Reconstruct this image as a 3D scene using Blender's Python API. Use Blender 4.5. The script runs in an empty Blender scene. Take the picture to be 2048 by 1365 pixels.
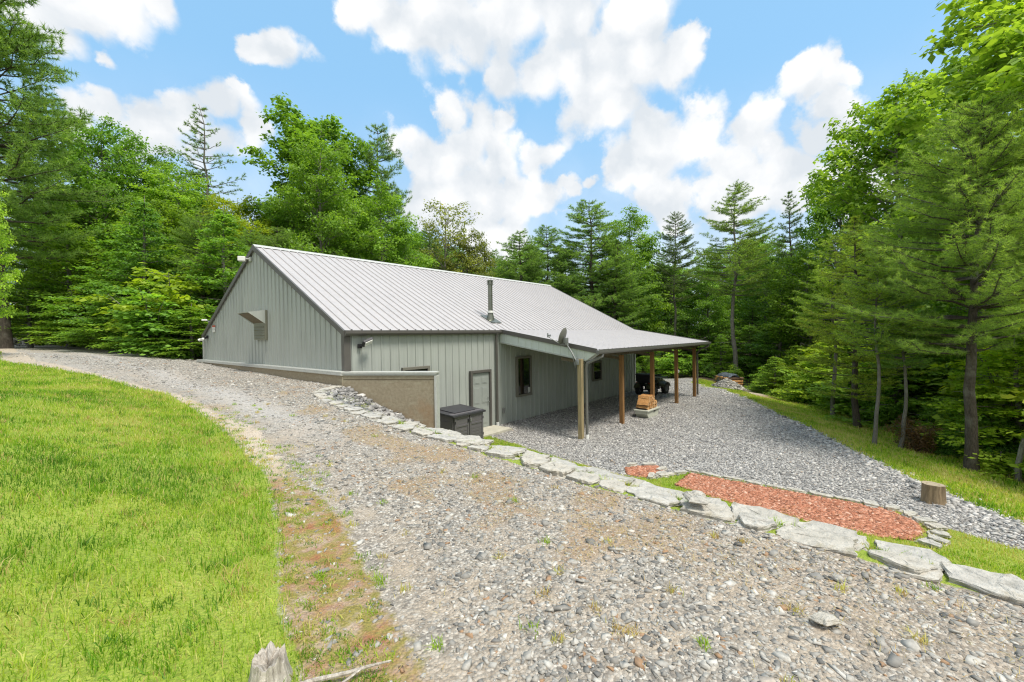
import bpy, bmesh, math, random
import numpy as np
from mathutils import Vector, Matrix
random.seed(7)
RNG = np.random.default_rng(11)
SC = bpy.context.scene
COL = SC.collection
R = math.radians
# ---------------------------------------------------------------- camera
CAM = np.array([-6.037, -10.910, 3.419])
FW = np.array([0.76675, 0.64178, -0.01483]); RT = np.array([0.64163, -0.76689, -0.01385]); UP = np.array([0.02026, -0.0011, 0.99979])
cd = bpy.data.cameras.new('camera'); cam = bpy.data.objects.new('camera', cd); COL.objects.link(cam)
cd.sensor_width = 36.0; cd.lens = 864.8 / 2048 * 36; cd.clip_start = 0.05; cd.clip_end = 2000
m = Matrix(((RT[0], UP[0], -FW[0], CAM[0]), (RT[1], UP[1], -FW[1], CAM[1]), (RT[2], UP[2], -FW[2], CAM[2]), (0, 0, 0, 1)))
cam.matrix_world = m
SC.camera = cam
# ---------------------------------------------------------------- sky
SUN_EL, SUN_AZ = R(64), R(-90)          # azimuth of the sun measured from +X towards +Y
SKY_STRENGTH = 0.15
w = bpy.data.worlds.new('World'); SC.world = w; w.use_nodes = True
nt = w.node_tree; nt.nodes.clear()
def N(t, **k):
    n = nt.nodes.new(t)
    for a, b in k.items(): setattr(n, a, b)
    return n
def L(a, b): nt.links.new(a, b)
def mth(op, a, b=None, c=None, clamp=False):
    n = N('ShaderNodeMath', operation=op); n.use_clamp = clamp
    for i, v in enumerate((a, b, c)):
        if v is None: continue
        if isinstance(v, (int, float)): n.inputs[i].default_value = v
        else: L(v, n.inputs[i])
    return n.outputs[0]
out = N('ShaderNodeOutputWorld'); bg = N('ShaderNodeBackground'); bg.inputs[1].default_value = SKY_STRENGTH
sky = N('ShaderNodeTexSky', sky_type='NISHITA', sun_disc=False, sun_elevation=SUN_EL, sun_rotation=R(90) - SUN_AZ)
sky.air_density = 1.0; sky.dust_density = 0.6; sky.ozone_density = 1.0
tint = N('ShaderNodeMix', data_type='RGBA', blend_type='MIX'); tint.inputs[0].default_value = 0.8
L(sky.outputs[0], tint.inputs[6]); tint.inputs[7].default_value = (1.22, 2.45, 3.70, 1)
tc = N('ShaderNodeTexCoord'); sep = N('ShaderNodeSeparateXYZ'); L(tc.outputs['Generated'], sep.inputs[0])
CL=[(0.040,0.889,0.456,0.043),(0.083,0.880,0.468,0.046),(0.124,0.863,0.490,0.045),(0.162,0.845,0.510,0.033),(0.064,0.903,0.426,0.037),(0.102,0.898,0.428,0.019),(0.333,0.793,0.511,0.033),(0.300,0.812,0.500,0.026),(0.363,0.773,0.521,0.030),(0.413,0.708,0.573,0.040),(0.468,0.668,0.579,0.049),(0.528,0.629,0.571,0.060),(0.585,0.582,0.565,0.052),(0.628,0.520,0.578,0.078),(0.682,0.444,0.581,0.076),(0.544,0.592,0.594,0.067),(0.645,0.561,0.519,0.046),(0.691,0.498,0.524,0.064),(0.746,0.419,0.518,0.076),(0.789,0.337,0.514,0.073),(0.817,0.291,0.498,0.051),(0.771,0.310,0.557,0.049),(0.755,0.312,0.576,0.032),(0.812,0.253,0.526,0.024),(0.796,0.392,0.461,0.055),(0.767,0.455,0.452,0.057),(0.085,0.936,0.341,0.029),(0.121,0.923,0.366,0.031),(0.165,0.915,0.368,0.047),(0.214,0.894,0.393,0.044),(0.253,0.876,0.410,0.039),(0.298,0.874,0.383,0.042),(0.251,0.899,0.360,0.048),(0.321,0.868,0.379,0.025),(0.173,0.927,0.334,0.037),(0.285,0.853,0.437,0.016),(0.595,0.667,0.448,0.041),(0.634,0.620,0.462,0.046),(0.676,0.576,0.459,0.027),(0.635,0.667,0.390,0.077),(0.586,0.721,0.369,0.051),(0.696,0.608,0.382,0.062),(0.749,0.542,0.380,0.041),(0.688,0.662,0.297,0.098),(0.610,0.736,0.294,0.080),(0.780,0.553,0.295,0.054),(0.732,0.598,0.326,0.064),(0.732,0.643,0.224,0.089),(0.808,0.494,0.321,0.026),(0.824,0.459,0.333,0.023),(0.837,0.348,0.423,0.048),(0.841,0.404,0.360,0.050),(0.876,0.313,0.366,0.056),(0.883,0.248,0.398,0.055),(0.905,0.192,0.379,0.051),(0.916,0.221,0.334,0.067),(0.923,0.163,0.348,0.038),(0.941,0.183,0.283,0.053),(0.905,0.324,0.275,0.069),(0.928,0.252,0.275,0.066),(0.870,0.352,0.345,0.039),(0.942,0.133,0.308,0.042),(0.961,0.112,0.253,0.050),(0.973,0.032,0.230,0.047),(0.894,0.104,0.437,0.029),(0.905,0.069,0.420,0.039),(0.898,0.049,0.438,0.016),(0.909,0.030,0.415,0.023),(0.924,0.057,0.377,0.032),(0.943,0.044,0.329,0.047),(0.937,0.087,0.339,0.036),(0.952,0.018,0.307,0.030),(0.948,0.103,0.302,0.041),(0.765,0.355,0.538,0.051),(0.958,0.052,0.283,0.035),(0.967,-0.002,0.255,0.044),]
ns1 = N('ShaderNodeTexNoise'); ns1.inputs['Scale'].default_value = 7; ns1.inputs['Detail'].default_value = 8; ns1.inputs['Roughness'].default_value = .6
L(tc.outputs['Generated'], ns1.inputs['Vector'])
vr = N('ShaderNodeTexVoronoi', feature='SMOOTH_F1'); vr.inputs['Scale'].default_value = 17; vr.inputs['Smoothness'].default_value = .5
wa = N('ShaderNodeVectorMath', operation='MULTIPLY_ADD'); L(ns1.outputs[1], wa.inputs[0]); wa.inputs[1].default_value = (.09, .09, .09); L(tc.outputs['Generated'], wa.inputs[2])
L(wa.outputs[0], vr.inputs['Vector'])
dw = N('ShaderNodeVectorMath', operation='MULTIPLY_ADD'); L(ns1.outputs[1], dw.inputs[0]); dw.inputs[1].default_value = (.11, .11, .11); 
sh = N('ShaderNodeVectorMath', operation='SUBTRACT'); L(tc.outputs['Generated'], sh.inputs[0]); sh.inputs[1].default_value = (.055, .055, .055); L(sh.outputs[0], dw.inputs[2])
fld = None
for x, y, z, r in CL:
    d = N('ShaderNodeVectorMath', operation='DISTANCE'); L(dw.outputs[0], d.inputs[0]); d.inputs[1].default_value = (x, y, z)
    v = mth('MULTIPLY_ADD', d.outputs['Value'], -1 / r, 1.0)
    fld = v if fld is None else mth('SMOOTH_MAX', fld, v, .25)
# elsewhere in the sky, a few more banks of cloud for light from behind the viewer
ns2 = N('ShaderNodeTexNoise'); ns2.inputs['Scale'].default_value = 2.6; ns2.inputs['Detail'].default_value = 6; L(tc.outputs['Generated'], ns2.inputs['Vector'])
dotc = N('ShaderNodeVectorMath', operation='DOT_PRODUCT'); L(tc.outputs['Generated'], dotc.inputs[0]); dotc.inputs[1].default_value = (.767, .642, 0)
behind = mth('MULTIPLY', mth('SUBTRACT', .35, dotc.outputs['Value'], clamp=True), 6, clamp=True)
f2 = mth('SUBTRACT', mth('MULTIPLY', mth('SUBTRACT', ns2.outputs[0], .40), 5.0), mth('MULTIPLY', mth('SUBTRACT', 1.0, behind), 6.0))
fld = mth('MAXIMUM', fld, f2)
puff = mth('SUBTRACT', .42, vr.outputs['Distance'])
fine = mth('SUBTRACT', ns1.outputs[0], .5)
f3 = mth('ADD', fld, mth('ADD', mth('MULTIPLY', puff, 1.0), mth('MULTIPLY', fine, 2.3)))
cov = N('ShaderNodeMapRange', interpolation_type='SMOOTHSTEP'); L(f3, cov.inputs[0]); cov.inputs[1].default_value = -.34; cov.inputs[2].default_value = .26
# thin veil near the horizon
vl = N('ShaderNodeMapRange', interpolation_type='SMOOTHSTEP'); L(sep.outputs[2], vl.inputs[0]); vl.inputs[1].default_value = .5; vl.inputs[2].default_value = .12; vl.inputs[3].default_value = 0; vl.inputs[4].default_value = .85
covf = mth('MAXIMUM', cov.outputs[0], mth('MULTIPLY', vl.outputs[0], mth('ADD', .6, fine)))
ns3 = N('ShaderNodeTexNoise'); ns3.inputs['Scale'].default_value = 9; ns3.inputs['Detail'].default_value = 5; L(wa.outputs[0], ns3.inputs['Vector'])
shade = N('ShaderNodeMapRange'); L(mth('ADD', mth('MULTIPLY', ns3.outputs[0], 1.0), mth('MULTIPLY', puff, .35)), shade.inputs[0]); shade.inputs[1].default_value = .34; shade.inputs[2].default_value = .64
cc = N('ShaderNodeMix', data_type='RGBA'); L(shade.outputs[0], cc.inputs[0]); cc.inputs[6].default_value = (2.9, 3.1, 3.3, 1); cc.inputs[7].default_value = (4.05, 4.05, 4.05, 1)
mx = N('ShaderNodeMix', data_type='RGBA'); L(covf, mx.inputs[0]); L(tint.outputs[2], mx.inputs[6]); L(cc.outputs[2], mx.inputs[7])
L(mx.outputs[2], bg.inputs[0]); L(bg.outputs[0], out.inputs[0])
w.cycles.sampling_method = 'MANUAL'; w.cycles.sample_map_resolution = 512
# ---------------------------------------------------------------- sun, exposure
sl = bpy.data.lights.new('sun', 'SUN'); sl.energy = 2.5; sl.angle = R(16); sl.color = (1, .94, .85)
so = bpy.data.objects.new('sun', sl); COL.objects.link(so); so.location = (-10, -20, 40)
sd = Vector((math.cos(SUN_AZ) * math.cos(SUN_EL), math.sin(SUN_AZ) * math.cos(SUN_EL), math.sin(SUN_EL)))
so.rotation_euler = sd.to_track_quat('Z', 'Y').to_euler()
SC.view_settings.view_transform = 'Standard'; SC.view_settings.look = 'None'
SC.view_settings.exposure = 0.82; SC.view_settings.gamma = 1.0
SC.cycles.max_bounces = 8; SC.cycles.diffuse_bounces = 6; SC.cycles.glossy_bounces = 3; SC.cycles.transmission_bounces = 6; SC.cycles.transparent_max_bounces = 4
SC.cycles.use_denoising = True; SC.cycles.denoising_prefilter = 'NONE'; SC.cycles.filter_width = 1.2; SC.cycles.sample_clamp_indirect = 4.0; SC.cycles.caustics_reflective = False; SC.cycles.caustics_refractive = False
# ================================================================ helpers
def tag(o, label=None, cat=None, group=None, kind=None):
    if label: o['label'] = label
    if cat: o['category'] = cat
    if group: o['group'] = group
    if kind: o['kind'] = kind
    return o
def empty(name, loc=(0, 0, 0), rz=0, label=None, cat=None, group=None):
    o = bpy.data.objects.new(name, None); COL.objects.link(o); o.location = loc; o.rotation_euler = (0, 0, rz); o.empty_display_size = .2
    return tag(o, label, cat, group)
def link(name, me, parent=None, loc=None):
    o = bpy.data.objects.new(name, me); COL.objects.link(o)
    if parent: o.parent = parent
    if loc is not None: o.location = loc
    return o
def mesh_np(name, V, F, mats, attrs=None, smooth=False, fmat=None):
    """V (n,3); F = list of (k,3)/(k,4) index arrays"""
    me = bpy.data.meshes.new(name); V = np.asarray(V, np.float32)
    me.vertices.add(len(V)); me.vertices.foreach_set('co', V.ravel())
    F = [np.asarray(f, np.int32) for f in F if len(f)]
    tot = np.concatenate([np.full(len(f), f.shape[1], np.int32) for f in F])
    idx = np.concatenate([f.ravel() for f in F])
    me.loops.add(len(idx)); me.loops.foreach_set('vertex_index', idx)
    me.polygons.add(len(tot)); st = np.concatenate([[0], np.cumsum(tot)[:-1]]).astype(np.int32)
    me.polygons.foreach_set('loop_start', st); me.polygons.foreach_set('loop_total', tot)
    if fmat is not None: me.polygons.foreach_set('material_index', np.asarray(fmat, np.int32))
    me.update(calc_edges=True)
    if smooth: me.polygons.foreach_set('use_smooth', np.ones(len(tot), bool))
    for k, a in (attrs or {}).items():
        t = me.attributes.new(k, 'FLOAT', 'POINT'); t.data.foreach_set('value', np.asarray(a, np.float32))
    for mm in (mats if isinstance(mats, (list, tuple)) else [mats]): me.materials.append(mm)
    return me
class MB:
    def __init__(s): s.bm = bmesh.new()
    def box(s, c, d, rz=0, bev=0, rot=None):
        M_ = Matrix.Translation(c) @ (rot if rot else Matrix.Rotation(rz, 4, 'Z')) @ Matrix.Diagonal((d[0], d[1], d[2], 1))
        r = bmesh.ops.create_cube(s.bm, size=1, matrix=M_)
        if bev: bmesh.ops.bevel(s.bm, geom=list({e for v in r['verts'] for e in v.link_edges}), offset=bev, segments=2, affect='EDGES', profile=.6)
        return s
    def cyl(s, a, b, r1, r2=None, n=16, cap=True):
        a, b = Vector(a), Vector(b); q = (b - a).to_track_quat('Z', 'Y').to_matrix().to_4x4()
        bmesh.ops.create_cone(s.bm, cap_ends=cap, segments=n, radius1=r1, radius2=r1 if r2 is None else r2, depth=(b - a).length, matrix=Matrix.Translation((a + b) / 2) @ q)
        return s
    def tube(s, pts, r, n=8):
        V, F = tube(np.array(pts, float), np.full(len(pts), r) if np.isscalar(r) else np.array(r), n)
        return s.raw(V, F)
    def raw(s, V, F):
        vs = [s.bm.verts.new(v) for v in V]
        for f in F: s.bm.faces.new([vs[i] for i in f])
        return s
    def prism(s, poly, ax, a, b):
        """poly in the two other axes, extruded along axis ax from a to b"""
        def P(p, t):
            q = list(p); q.insert(ax, t); return q
        n = len(poly); V = [P(p, a) for p in poly] + [P(p, b) for p in poly]
        F = [tuple(range(n)), tuple(range(2 * n - 1, n - 1, -1))] + [(i, i + n, (i + 1) % n + n, (i + 1) % n) for i in range(n)]
        return s.raw(V, F)
    def lathe(s, prof, c, axis='Z', n=24):
        """prof list of (r, h)"""
        V = []; F = []
        for r, h in prof:
            for k in range(n):
                a = 2 * math.pi * k / n; p = (r * math.cos(a), r * math.sin(a), h)
                if axis == 'Y': p = (p[0], p[2], p[1])
                if axis == 'X': p = (p[2], p[0], p[1])
                V.append(Vector(p) + Vector(c))
        for i in range(len(prof) - 1):
            for k in range(n):
                F.append((i * n + k, i * n + (k + 1) % n, (i + 1) * n + (k + 1) % n, (i + 1) * n + k))
        return s.raw(V, F)
    def done(s, name, mat, parent=None, smooth=False, loc=None):
        bmesh.ops.recalc_face_normals(s.bm, faces=s.bm.faces)
        me = bpy.data.meshes.new(name); s.bm.to_mesh(me); s.bm.free()
        for mm in (mat if isinstance(mat, (list, tuple)) else [mat]): me.materials.append(mm)
        if smooth:
            me.polygons.foreach_set('use_smooth', np.ones(len(me.polygons), bool))
            try: me.set_sharp_from_angle(angle=R(40))
            except Exception: pass
        return link(name, me, parent, loc)
def tube(P, r, n=6):
    """tapered tube along P; returns V, quad list"""
    T = np.gradient(P, axis=0); T /= np.linalg.norm(T, axis=1)[:, None] + 1e-9
    ref = np.array([0.31, 0.17, 1.0]) if abs(T[0][2]) < .8 else np.array([1.0, .2, 0])
    A = np.cross(T, ref); A /= np.linalg.norm(A, axis=1)[:, None] + 1e-9; B = np.cross(T, A)
    an = np.arange(n) * 2 * np.pi / n
    V = (P[:, None] + r[:, None, None] * (A[:, None] * np.cos(an)[None, :, None] + B[:, None] * np.sin(an)[None, :, None])).reshape(-1, 3)
    i = np.arange(len(P) - 1)[:, None] * n; k = np.arange(n)[None]; k2 = (k + 1) % n
    F = np.stack([i + k, i + k2, i + n + k2, i + n + k], -1).reshape(-1, 4)
    return V, F
class Acc:
    def __init__(s): s.V = []; s.Q = []; s.T = []; s.A = []; s.n = 0
    def add(s, V, Q=None, T=None, a=0.0):
        V = np.asarray(V).reshape(-1, 3)
        if Q is not None and len(Q): s.Q.append(np.asarray(Q) + s.n)
        if T is not None and len(T): s.T.append(np.asarray(T) + s.n)
        s.V.append(V); s.A.append(np.broadcast_to(np.asarray(a, float), (len(V),))); s.n += len(V)
    def mesh(s, name, mat, smooth=False):
        F = []
        if s.Q: F.append(np.concatenate(s.Q))
        if s.T: F.append(np.concatenate(s.T))
        return mesh_np(name, np.concatenate(s.V), F, mat, {'var': np.concatenate(s.A)}, smooth)
def smooth01(t): t = np.clip(t, 0, 1); return t * t * (3 - 2 * t)
def vnoise(x, y, f=1.0, seed=0):
    """cheap smooth 2-D value noise, 0..1"""
    x = np.asarray(x, float) * f + 1000; y = np.asarray(y, float) * f + 1000
    xi = np.floor(x); yi = np.floor(y); fx = smooth01(x - xi); fy = smooth01(y - yi)
    def h(a, b):
        v = np.sin(a * 127.1 + b * 311.7 + seed * 74.7) * 43758.5453
        return v - np.floor(v)
    return (h(xi, yi) * (1 - fx) + h(xi + 1, yi) * fx) * (1 - fy) + (h(xi, yi + 1) * (1 - fx) + h(xi + 1, yi + 1) * fx) * fy
# ================================================================ materials
class MT:
    def __init__(s, name):
        s.m = bpy.data.materials.new(name); s.m.use_nodes = True; s.t = s.m.node_tree; s.t.nodes.clear()
        s.o = s.n('ShaderNodeOutputMaterial'); s.b = s.n('ShaderNodeBsdfPrincipled'); s.l(s.b.outputs[0], s.o.inputs[0])
        s.tc = s.n('ShaderNodeTexCoord')
    def n(s, t, **k):
        x = s.t.nodes.new(t)
        for a, b in k.items(): setattr(x, a, b)
        return x
    def l(s, a, b): s.t.links.new(a, b)
    def set(s, i, v):
        if isinstance(v, (int, float)): s.b.inputs[i].default_value = v
        elif isinstance(v, tuple): s.b.inputs[i].default_value = (*v[:3], 1)
        else: s.l(v, s.b.inputs[i])
        return s
    def noise(s, scale, detail=4, rough=.55, vec=None, sc3=None, col=False, dist=0):
        x = s.n('ShaderNodeTexNoise'); x.inputs['Scale'].default_value = scale; x.inputs['Detail'].default_value = detail; x.inputs['Roughness'].default_value = rough; x.inputs['Distortion'].default_value = dist
        v = vec or s.tc.outputs['Object']
        if sc3:
            mp = s.n('ShaderNodeMapping'); mp.inputs['Scale'].default_value = sc3; s.l(v, mp.inputs[0]); v = mp.outputs[0]
        s.l(v, x.inputs['Vector']); return x.outputs[1 if col else 0]
    def ramp(s, f, stops):
        x = s.n('ShaderNodeValToRGB'); e = x.color_ramp.elements
        while len(e) < len(stops): e.new(.5)
        for i, (p, c) in enumerate(stops):
            e[i].position = p; e[i].color = (*c, 1) if isinstance(c, tuple) else (c, c, c, 1)
        s.l(f, x.inputs[0]); return x.outputs[0]
    def mix(s, f, a, b, bt='MIX'):
        x = s.n('ShaderNodeMix', data_type='RGBA', blend_type=bt)
        for i, v in ((0, f), (6, a), (7, b)):
            if isinstance(v, (int, float)): x.inputs[i].default_value = v if i == 0 else (v, v, v, 1)
            elif isinstance(v, tuple): x.inputs[i].default_value = (*v[:3], 1)
            else: s.l(v, x.inputs[i])
        return x.outputs[2]
    def math(s, op, a, b=0.0, clamp=False):
        x = s.n('ShaderNodeMath', operation=op); x.use_clamp = clamp
        for i, v in enumerate((a, b)):
            if isinstance(v, (int, float)): x.inputs[i].default_value = v
            else: s.l(v, x.inputs[i])
        return x.outputs[0]
    def attr(s, name):
        x = s.n('ShaderNodeAttribute', attribute_name=name); return x.outputs['Fac']
    def bump(s, h, st=.3, dist=.01):
        x = s.n('ShaderNodeBump'); x.inputs['Strength'].default_value = st; x.inputs['Distance'].default_value = dist; s.l(h, x.inputs['Height']); s.l(x.outputs[0], s.b.inputs['Normal']); return s
def simple(name, c, rough=.5, metal=0, var=.12, scale=6, sc3=None, bump=0, spec=.5):
    t = MT(name); nz = t.noise(scale, 5, .6, sc3=sc3)
    t.set('Base Color', t.ramp(nz, [(.25, tuple(v * (1 - var) for v in c)), (.75, tuple(v * (1 + var) for v in c))]))
    t.set('Roughness', rough).set('Metallic', metal).set('Specular IOR Level', spec)
    if bump: t.bump(nz, bump, .01)
    return t.m
def panel_mat(name, c, rough, streak=.25, metal=0.0):
    t = MT(name); a = t.noise(2.2, 6, .6, sc3=(3, 3, .16)); b = t.noise(.7, 3, .5)
    k = t.math('ADD', t.math('MULTIPLY', a, .65), t.math('MULTIPLY', b, .35))
    t.set('Base Color', t.ramp(k, [(.33, tuple(v * (1 - streak) for v in c)), (.5, c), (.75, tuple(v * 1.08 for v in c))]))
    t.set('Roughness', rough).set('Metallic', metal); t.bump(t.noise(1.1, 2, .5), .12, .01); return t.m
M = {}
M['siding'] = panel_mat('siding_paint', (.39, .415, .38), .42, .17)
M['roof'] = panel_mat('roof_metal', (.43, .415, .412), .55, .08, 0.0)
M['trim'] = simple('bronze_trim', (.105, .098, .088), .45, var=.08)
M['gutter'] = simple('gutter_paint', (.15, .15, .14), .4, var=.06)
M['fascia'] = panel_mat('fascia_paint', (.55, .60, .56), .45, .08)
M['cap'] = simple('pale_flashing', (.50, .51, .47), .45, var=.10, scale=12)
M['white'] = simple('white_plastic', (.78, .78, .75), .45, var=.06)
M['door'] = simple('door_paint', (.30, .325, .30), .45, var=.04)
M['black'] = simple('black_plastic', (.016, .016, .018), .45, var=.2)
M['rubber'] = simple('tyre_rubber', (.022, .021, .02), .8, var=.25, scale=30)
M['steel'] = simple('dull_steel', (.30, .31, .30), .45, .6, var=.1, scale=14)
M['galv'] = simple('galvanised_pipe', (.20, .21, .17), .3, .75, var=.12, scale=9)
M['shed'] = simple('resin_taupe', (.115, .108, .115), .6, var=.12, scale=12, sc3=(1, 1, 6))
M['lid'] = simple('resin_dark_lid', (.040, .040, .045), .55, var=.15)
M['dish'] = simple('dish_grey', (.17, .17, .15), .5, var=.08)
M['box'] = simple('toolbox_paint', (.50, .51, .43), .45, var=.08, scale=12)
M['camo'] = simple('atv_olive_plastic', (.15, .155, .09), .35, var=.55, scale=14)
M['tarp'] = simple('grey_tarp', (.20, .23, .26), .35, var=.4, scale=5, bump=.8)
M['fence'] = None
t = MT('window_glass'); t.set('Base Color', (.012, .016, .014)).set('Roughness', .04).set('Specular IOR Level', .9); M['glass'] = t.m
t = MT('lamp_lens'); t.set('Base Color', (.8, .8, .74)).set('Roughness', .2); M['lens'] = t.m
# treated timber
def wood(name, c1, c2, sc=(9, 9, .8), bump=.35):
    t = MT(name); a = t.noise(3, 7, .65, sc3=sc, dist=.6); b = t.noise(1.3, 3)
    t.set('Base Color', t.mix(b, t.ramp(a, [(.3, c1), (.7, c2)]), t.ramp(a, [(.25, tuple(v * .75 for v in c1)), (.75, c2)])))
    t.set('Roughness', .75).bump(a, bump, .01); return t.m
M['post'] = wood('brown_stained_post', (.16, .078, .025), (.34, .18, .06))
M['post_old'] = wood('weathered_post', (.22, .17, .085), (.42, .34, .19))
M['bark_stump'] = wood('stump_bark', (.13, .085, .045), (.38, .28, .17), (7, 7, 1.2), 1.0)
M['deadwood'] = wood('grey_deadwood', (.20, .17, .13), (.66, .61, .53), (16, 16, 1.5), 1.0)
M['beam'] = wood('porch_framing', (.10, .08, .05), (.20, .16, .10))
t = MT('split_wood'); a = t.noise(6, 6, .7, sc3=(1.5, 7, 7)); t.set('Base Color', t.ramp(a, [(.3, (.28, .12, .035)), (.55, (.55, .29, .10)), (.8, (.70, .46, .20))])).set('Roughness', .8).bump(a, .8, .01); M['split'] = t.m
t = MT('log_end'); a = t.noise(9, 5, .6); t.set('Base Color', t.ramp(a, [(.3, (.35, .18, .07)), (.7, (.66, .42, .2))])).set('Roughness', .85); M['logend'] = t.m
t = MT('split_bark'); a = t.noise(9, 6, .7); t.set('Base Color', t.ramp(a, [(.3, (.05, .03, .018)), (.7, (.20, .12, .07))])).set('Roughness', .9).bump(a, .9, .02); M['splitbark'] = t.m
# concrete
t = MT('stained_concrete'); a = t.noise(1.1, 7, .65); b = t.noise(14, 6, .6); sp = t.n('ShaderNodeSeparateXYZ'); t.l(t.tc.outputs['Object'], sp.inputs[0])
zz = t.math('ADD', t.math('MULTIPLY', sp.outputs[2], -.42), t.math('ADD', a, .38))
base = t.ramp(b, [(.3, (.26, .215, .14)), (.7, (.35, .30, .21))])
clay = t.mix(t.ramp(zz, [(.18, 0.0), (.55, 1.0)]), base, (.31, .18, .085))
pale = t.mix(t.ramp(t.noise(2.3, 4, .6, sc3=(1, 1, 3)), [(.55, 0.0), (.75, .6)]), clay, (.42, .39, .28))
t.set('Base Color', pale).set('Roughness', .85).bump(b, .35, .01); M['concrete'] = t.m
M['slab'] = simple('slab_concrete', (.46, .44, .36), .85, var=.15, scale=5, bump=.1)
# slate
t = MT('slate_stone'); a = t.noise(2.2, 7, .65); b = t.noise(16, 6, .65); la = t.noise(5, 5, .6, sc3=(1, 1, 9))
t.l(t.tc.outputs['Object'], a.node.inputs['Vector'])
c = t.ramp(a, [(.3, (.32, .31, .28)), (.5, (.49, .475, .43)), (.72, (.62, .60, .545))])
oi = t.n('ShaderNodeObjectInfo'); c = t.mix(t.math('MULTIPLY', oi.outputs['Random'], .45), c, (.52, .47, .37))
c = t.mix(t.ramp(b, [(.28, .55), (.5, 0.0)]), c, (.20, .20, .17))
c = t.mix(t.ramp(la, [(.3, .35), (.45, 0.0)]), c, (.17, .165, .13))
st = t.noise(3.3, 5, .7); c = t.mix(t.ramp(st, [(.55, 0.0), (.68, .6)]), c, (.27, .215, .13)); g2 = t.noise(6, 4, .6); c = t.mix(t.ramp(g2, [(.62, 0.0), (.72, .45)]), c, (.17, .18, .10))
t.set('Base Color', c).set('Roughness', .85).bump(t.math('ADD', b, t.math('MULTIPLY', la, 1.6)), .9, .03); M['slate'] = t.m
# loose gravel stones: colour from the stone's own value
t = MT('gravel_stone'); v = t.attr('var'); nz = t.noise(40, 3, .6)
c = t.ramp(v, [(0, (.085, .085, .08)), (.25, (.185, .18, .165)), (.5, (.315, .30, .265)), (.75, (.46, .44, .39)), (.9, (.64, .62, .56)), (1, (.36, .22, .12))])
c = t.mix(t.ramp(nz, [(.35, .35), (.6, 0.0)]), c, (.13, .125, .115)); t.set('Base Color', c).set('Roughness', .8); M['stone'] = t.m
t = MT('pad_stone'); v = t.attr('var')
c = t.ramp(v, [(0, (.12, .12, .118)), (.3, (.235, .23, .222)), (.6, (.39, .38, .36)), (.9, (.62, .60, .565)), (1, (.40, .33, .26))]); t.set('Base Color', c).set('Roughness', .75); M['padstone'] = t.m
# bark
def bark(name, c1, c2, sc=(5, 5, 1.4)):
    t = MT(name); a = t.noise(5, 7, .7, sc3=sc); b = t.noise(1.2, 4, .6)
    t.set('Base Color', t.mix(t.ramp(b, [(.5, 0.0), (.7, .55)]), t.ramp(a, [(.3, c1), (.7, c2)]), (.34, .34, .29))).set('Roughness', .92).bump(a, 1.0, .04); return t.m
M['bark_dark'] = bark('pine_bark', (.035, .026, .02), (.13, .105, .085))
M['bark_grey'] = bark('grey_bark', (.10, .09, .075), (.27, .25, .215))
# leaves: object colour x leaf's own value, thin and translucent
def leafmat(name, rough=.5, trans=.45, spec=.25):
    t = MT(name); v = t.attr('var'); oi = t.n('ShaderNodeObjectInfo')
    c = t.mix(1.0, oi.outputs['Color'], t.ramp(v, [(0, (.45, .50, .45)), (.5, (1.0, 1.0, 1.0)), (.85, (1.55, 1.4, 1.1)), (1, (2.3, 1.8, 1.3))]), 'MULTIPLY')
    t.set('Base Color', c).set('Roughness', rough).set('Specular IOR Level', spec)
    tr = t.n('ShaderNodeBsdfTranslucent'); t.l(t.mix(1.0, c, (1.5, 1.5, .6), 'MULTIPLY'), tr.inputs[0])
    ms = t.n('ShaderNodeMixShader'); ms.inputs[0].default_value = trans; t.l(t.b.outputs[0], ms.inputs[1]); t.l(tr.outputs[0], ms.inputs[2]); t.l(ms.outputs[0], t.o.inputs[0]); return t.m
M['leaf'] = leafmat('broad_leaf'); M['needle'] = leafmat('pine_needle', .6, .42, .15)
t = MT('grass_blade'); v = t.attr('var')
c = t.ramp(v, [(0, (.06, .16, .014)), (.25, (.15, .32, .02)), (.5, (.29, .46, .03)), (.72, (.46, .57, .06)), (.86, (.62, .58, .20)), (1, (.50, .34, .16))])
t.set('Base Color', c).set('Roughness', .5).set('Specular IOR Level', .3); tr = t.n('ShaderNodeBsdfTranslucent'); t.l(t.mix(1.0, c, (1.3, 1.3, .7), 'MULTIPLY'), tr.inputs[0])
ms = t.n('ShaderNodeMixShader'); ms.inputs[0].default_value = .42; t.l(t.b.outputs[0], ms.inputs[1]); t.l(tr.outputs[0], ms.inputs[2]); t.l(ms.outputs[0], t.o.inputs[0]); M['grass'] = t.m
t = MT('mulch_chip'); v = t.attr('var'); t.set('Base Color', t.ramp(v, [(0, (.17, .065, .03)), (.45, (.40, .155, .085)), (.8, (.56, .28, .18)), (1, (.66, .48, .37))])).set('Roughness', .85); M['mulch'] = t.m
# ---- the ground: kinds of cover come from attributes of the surface
t = MT('ground_cover'); P_ = t.tc.outputs['Object']
gr, di, fo, pa, mu, wd, li = [t.attr(k) for k in ('grass', 'dirt', 'forest', 'pad', 'mulch', 'worn', 'litter')]
def gravel(cols, sc, seed):
    mp = t.n('ShaderNodeMapping'); mp.inputs['Location'].default_value = (seed, seed * 2, 0); t.l(P_, mp.inputs[0])
    vo = t.n('ShaderNodeTexVoronoi'); vo.inputs['Scale'].default_value = sc; vo.inputs['Randomness'].default_value = 1; t.l(mp.outputs[0], vo.inputs['Vector'])
    s = t.n('ShaderNodeSeparateColor'); t.l(vo.outputs['Color'], s.inputs[0])
    c = t.ramp(s.outputs[0], cols); c = t.mix(t.ramp(vo.outputs['Distance'], [(.5, 0.0), (.9, .5)]), c, (.10, .09, .075)); return c, vo.outputs['Distance'], s.outputs[1]
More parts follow.
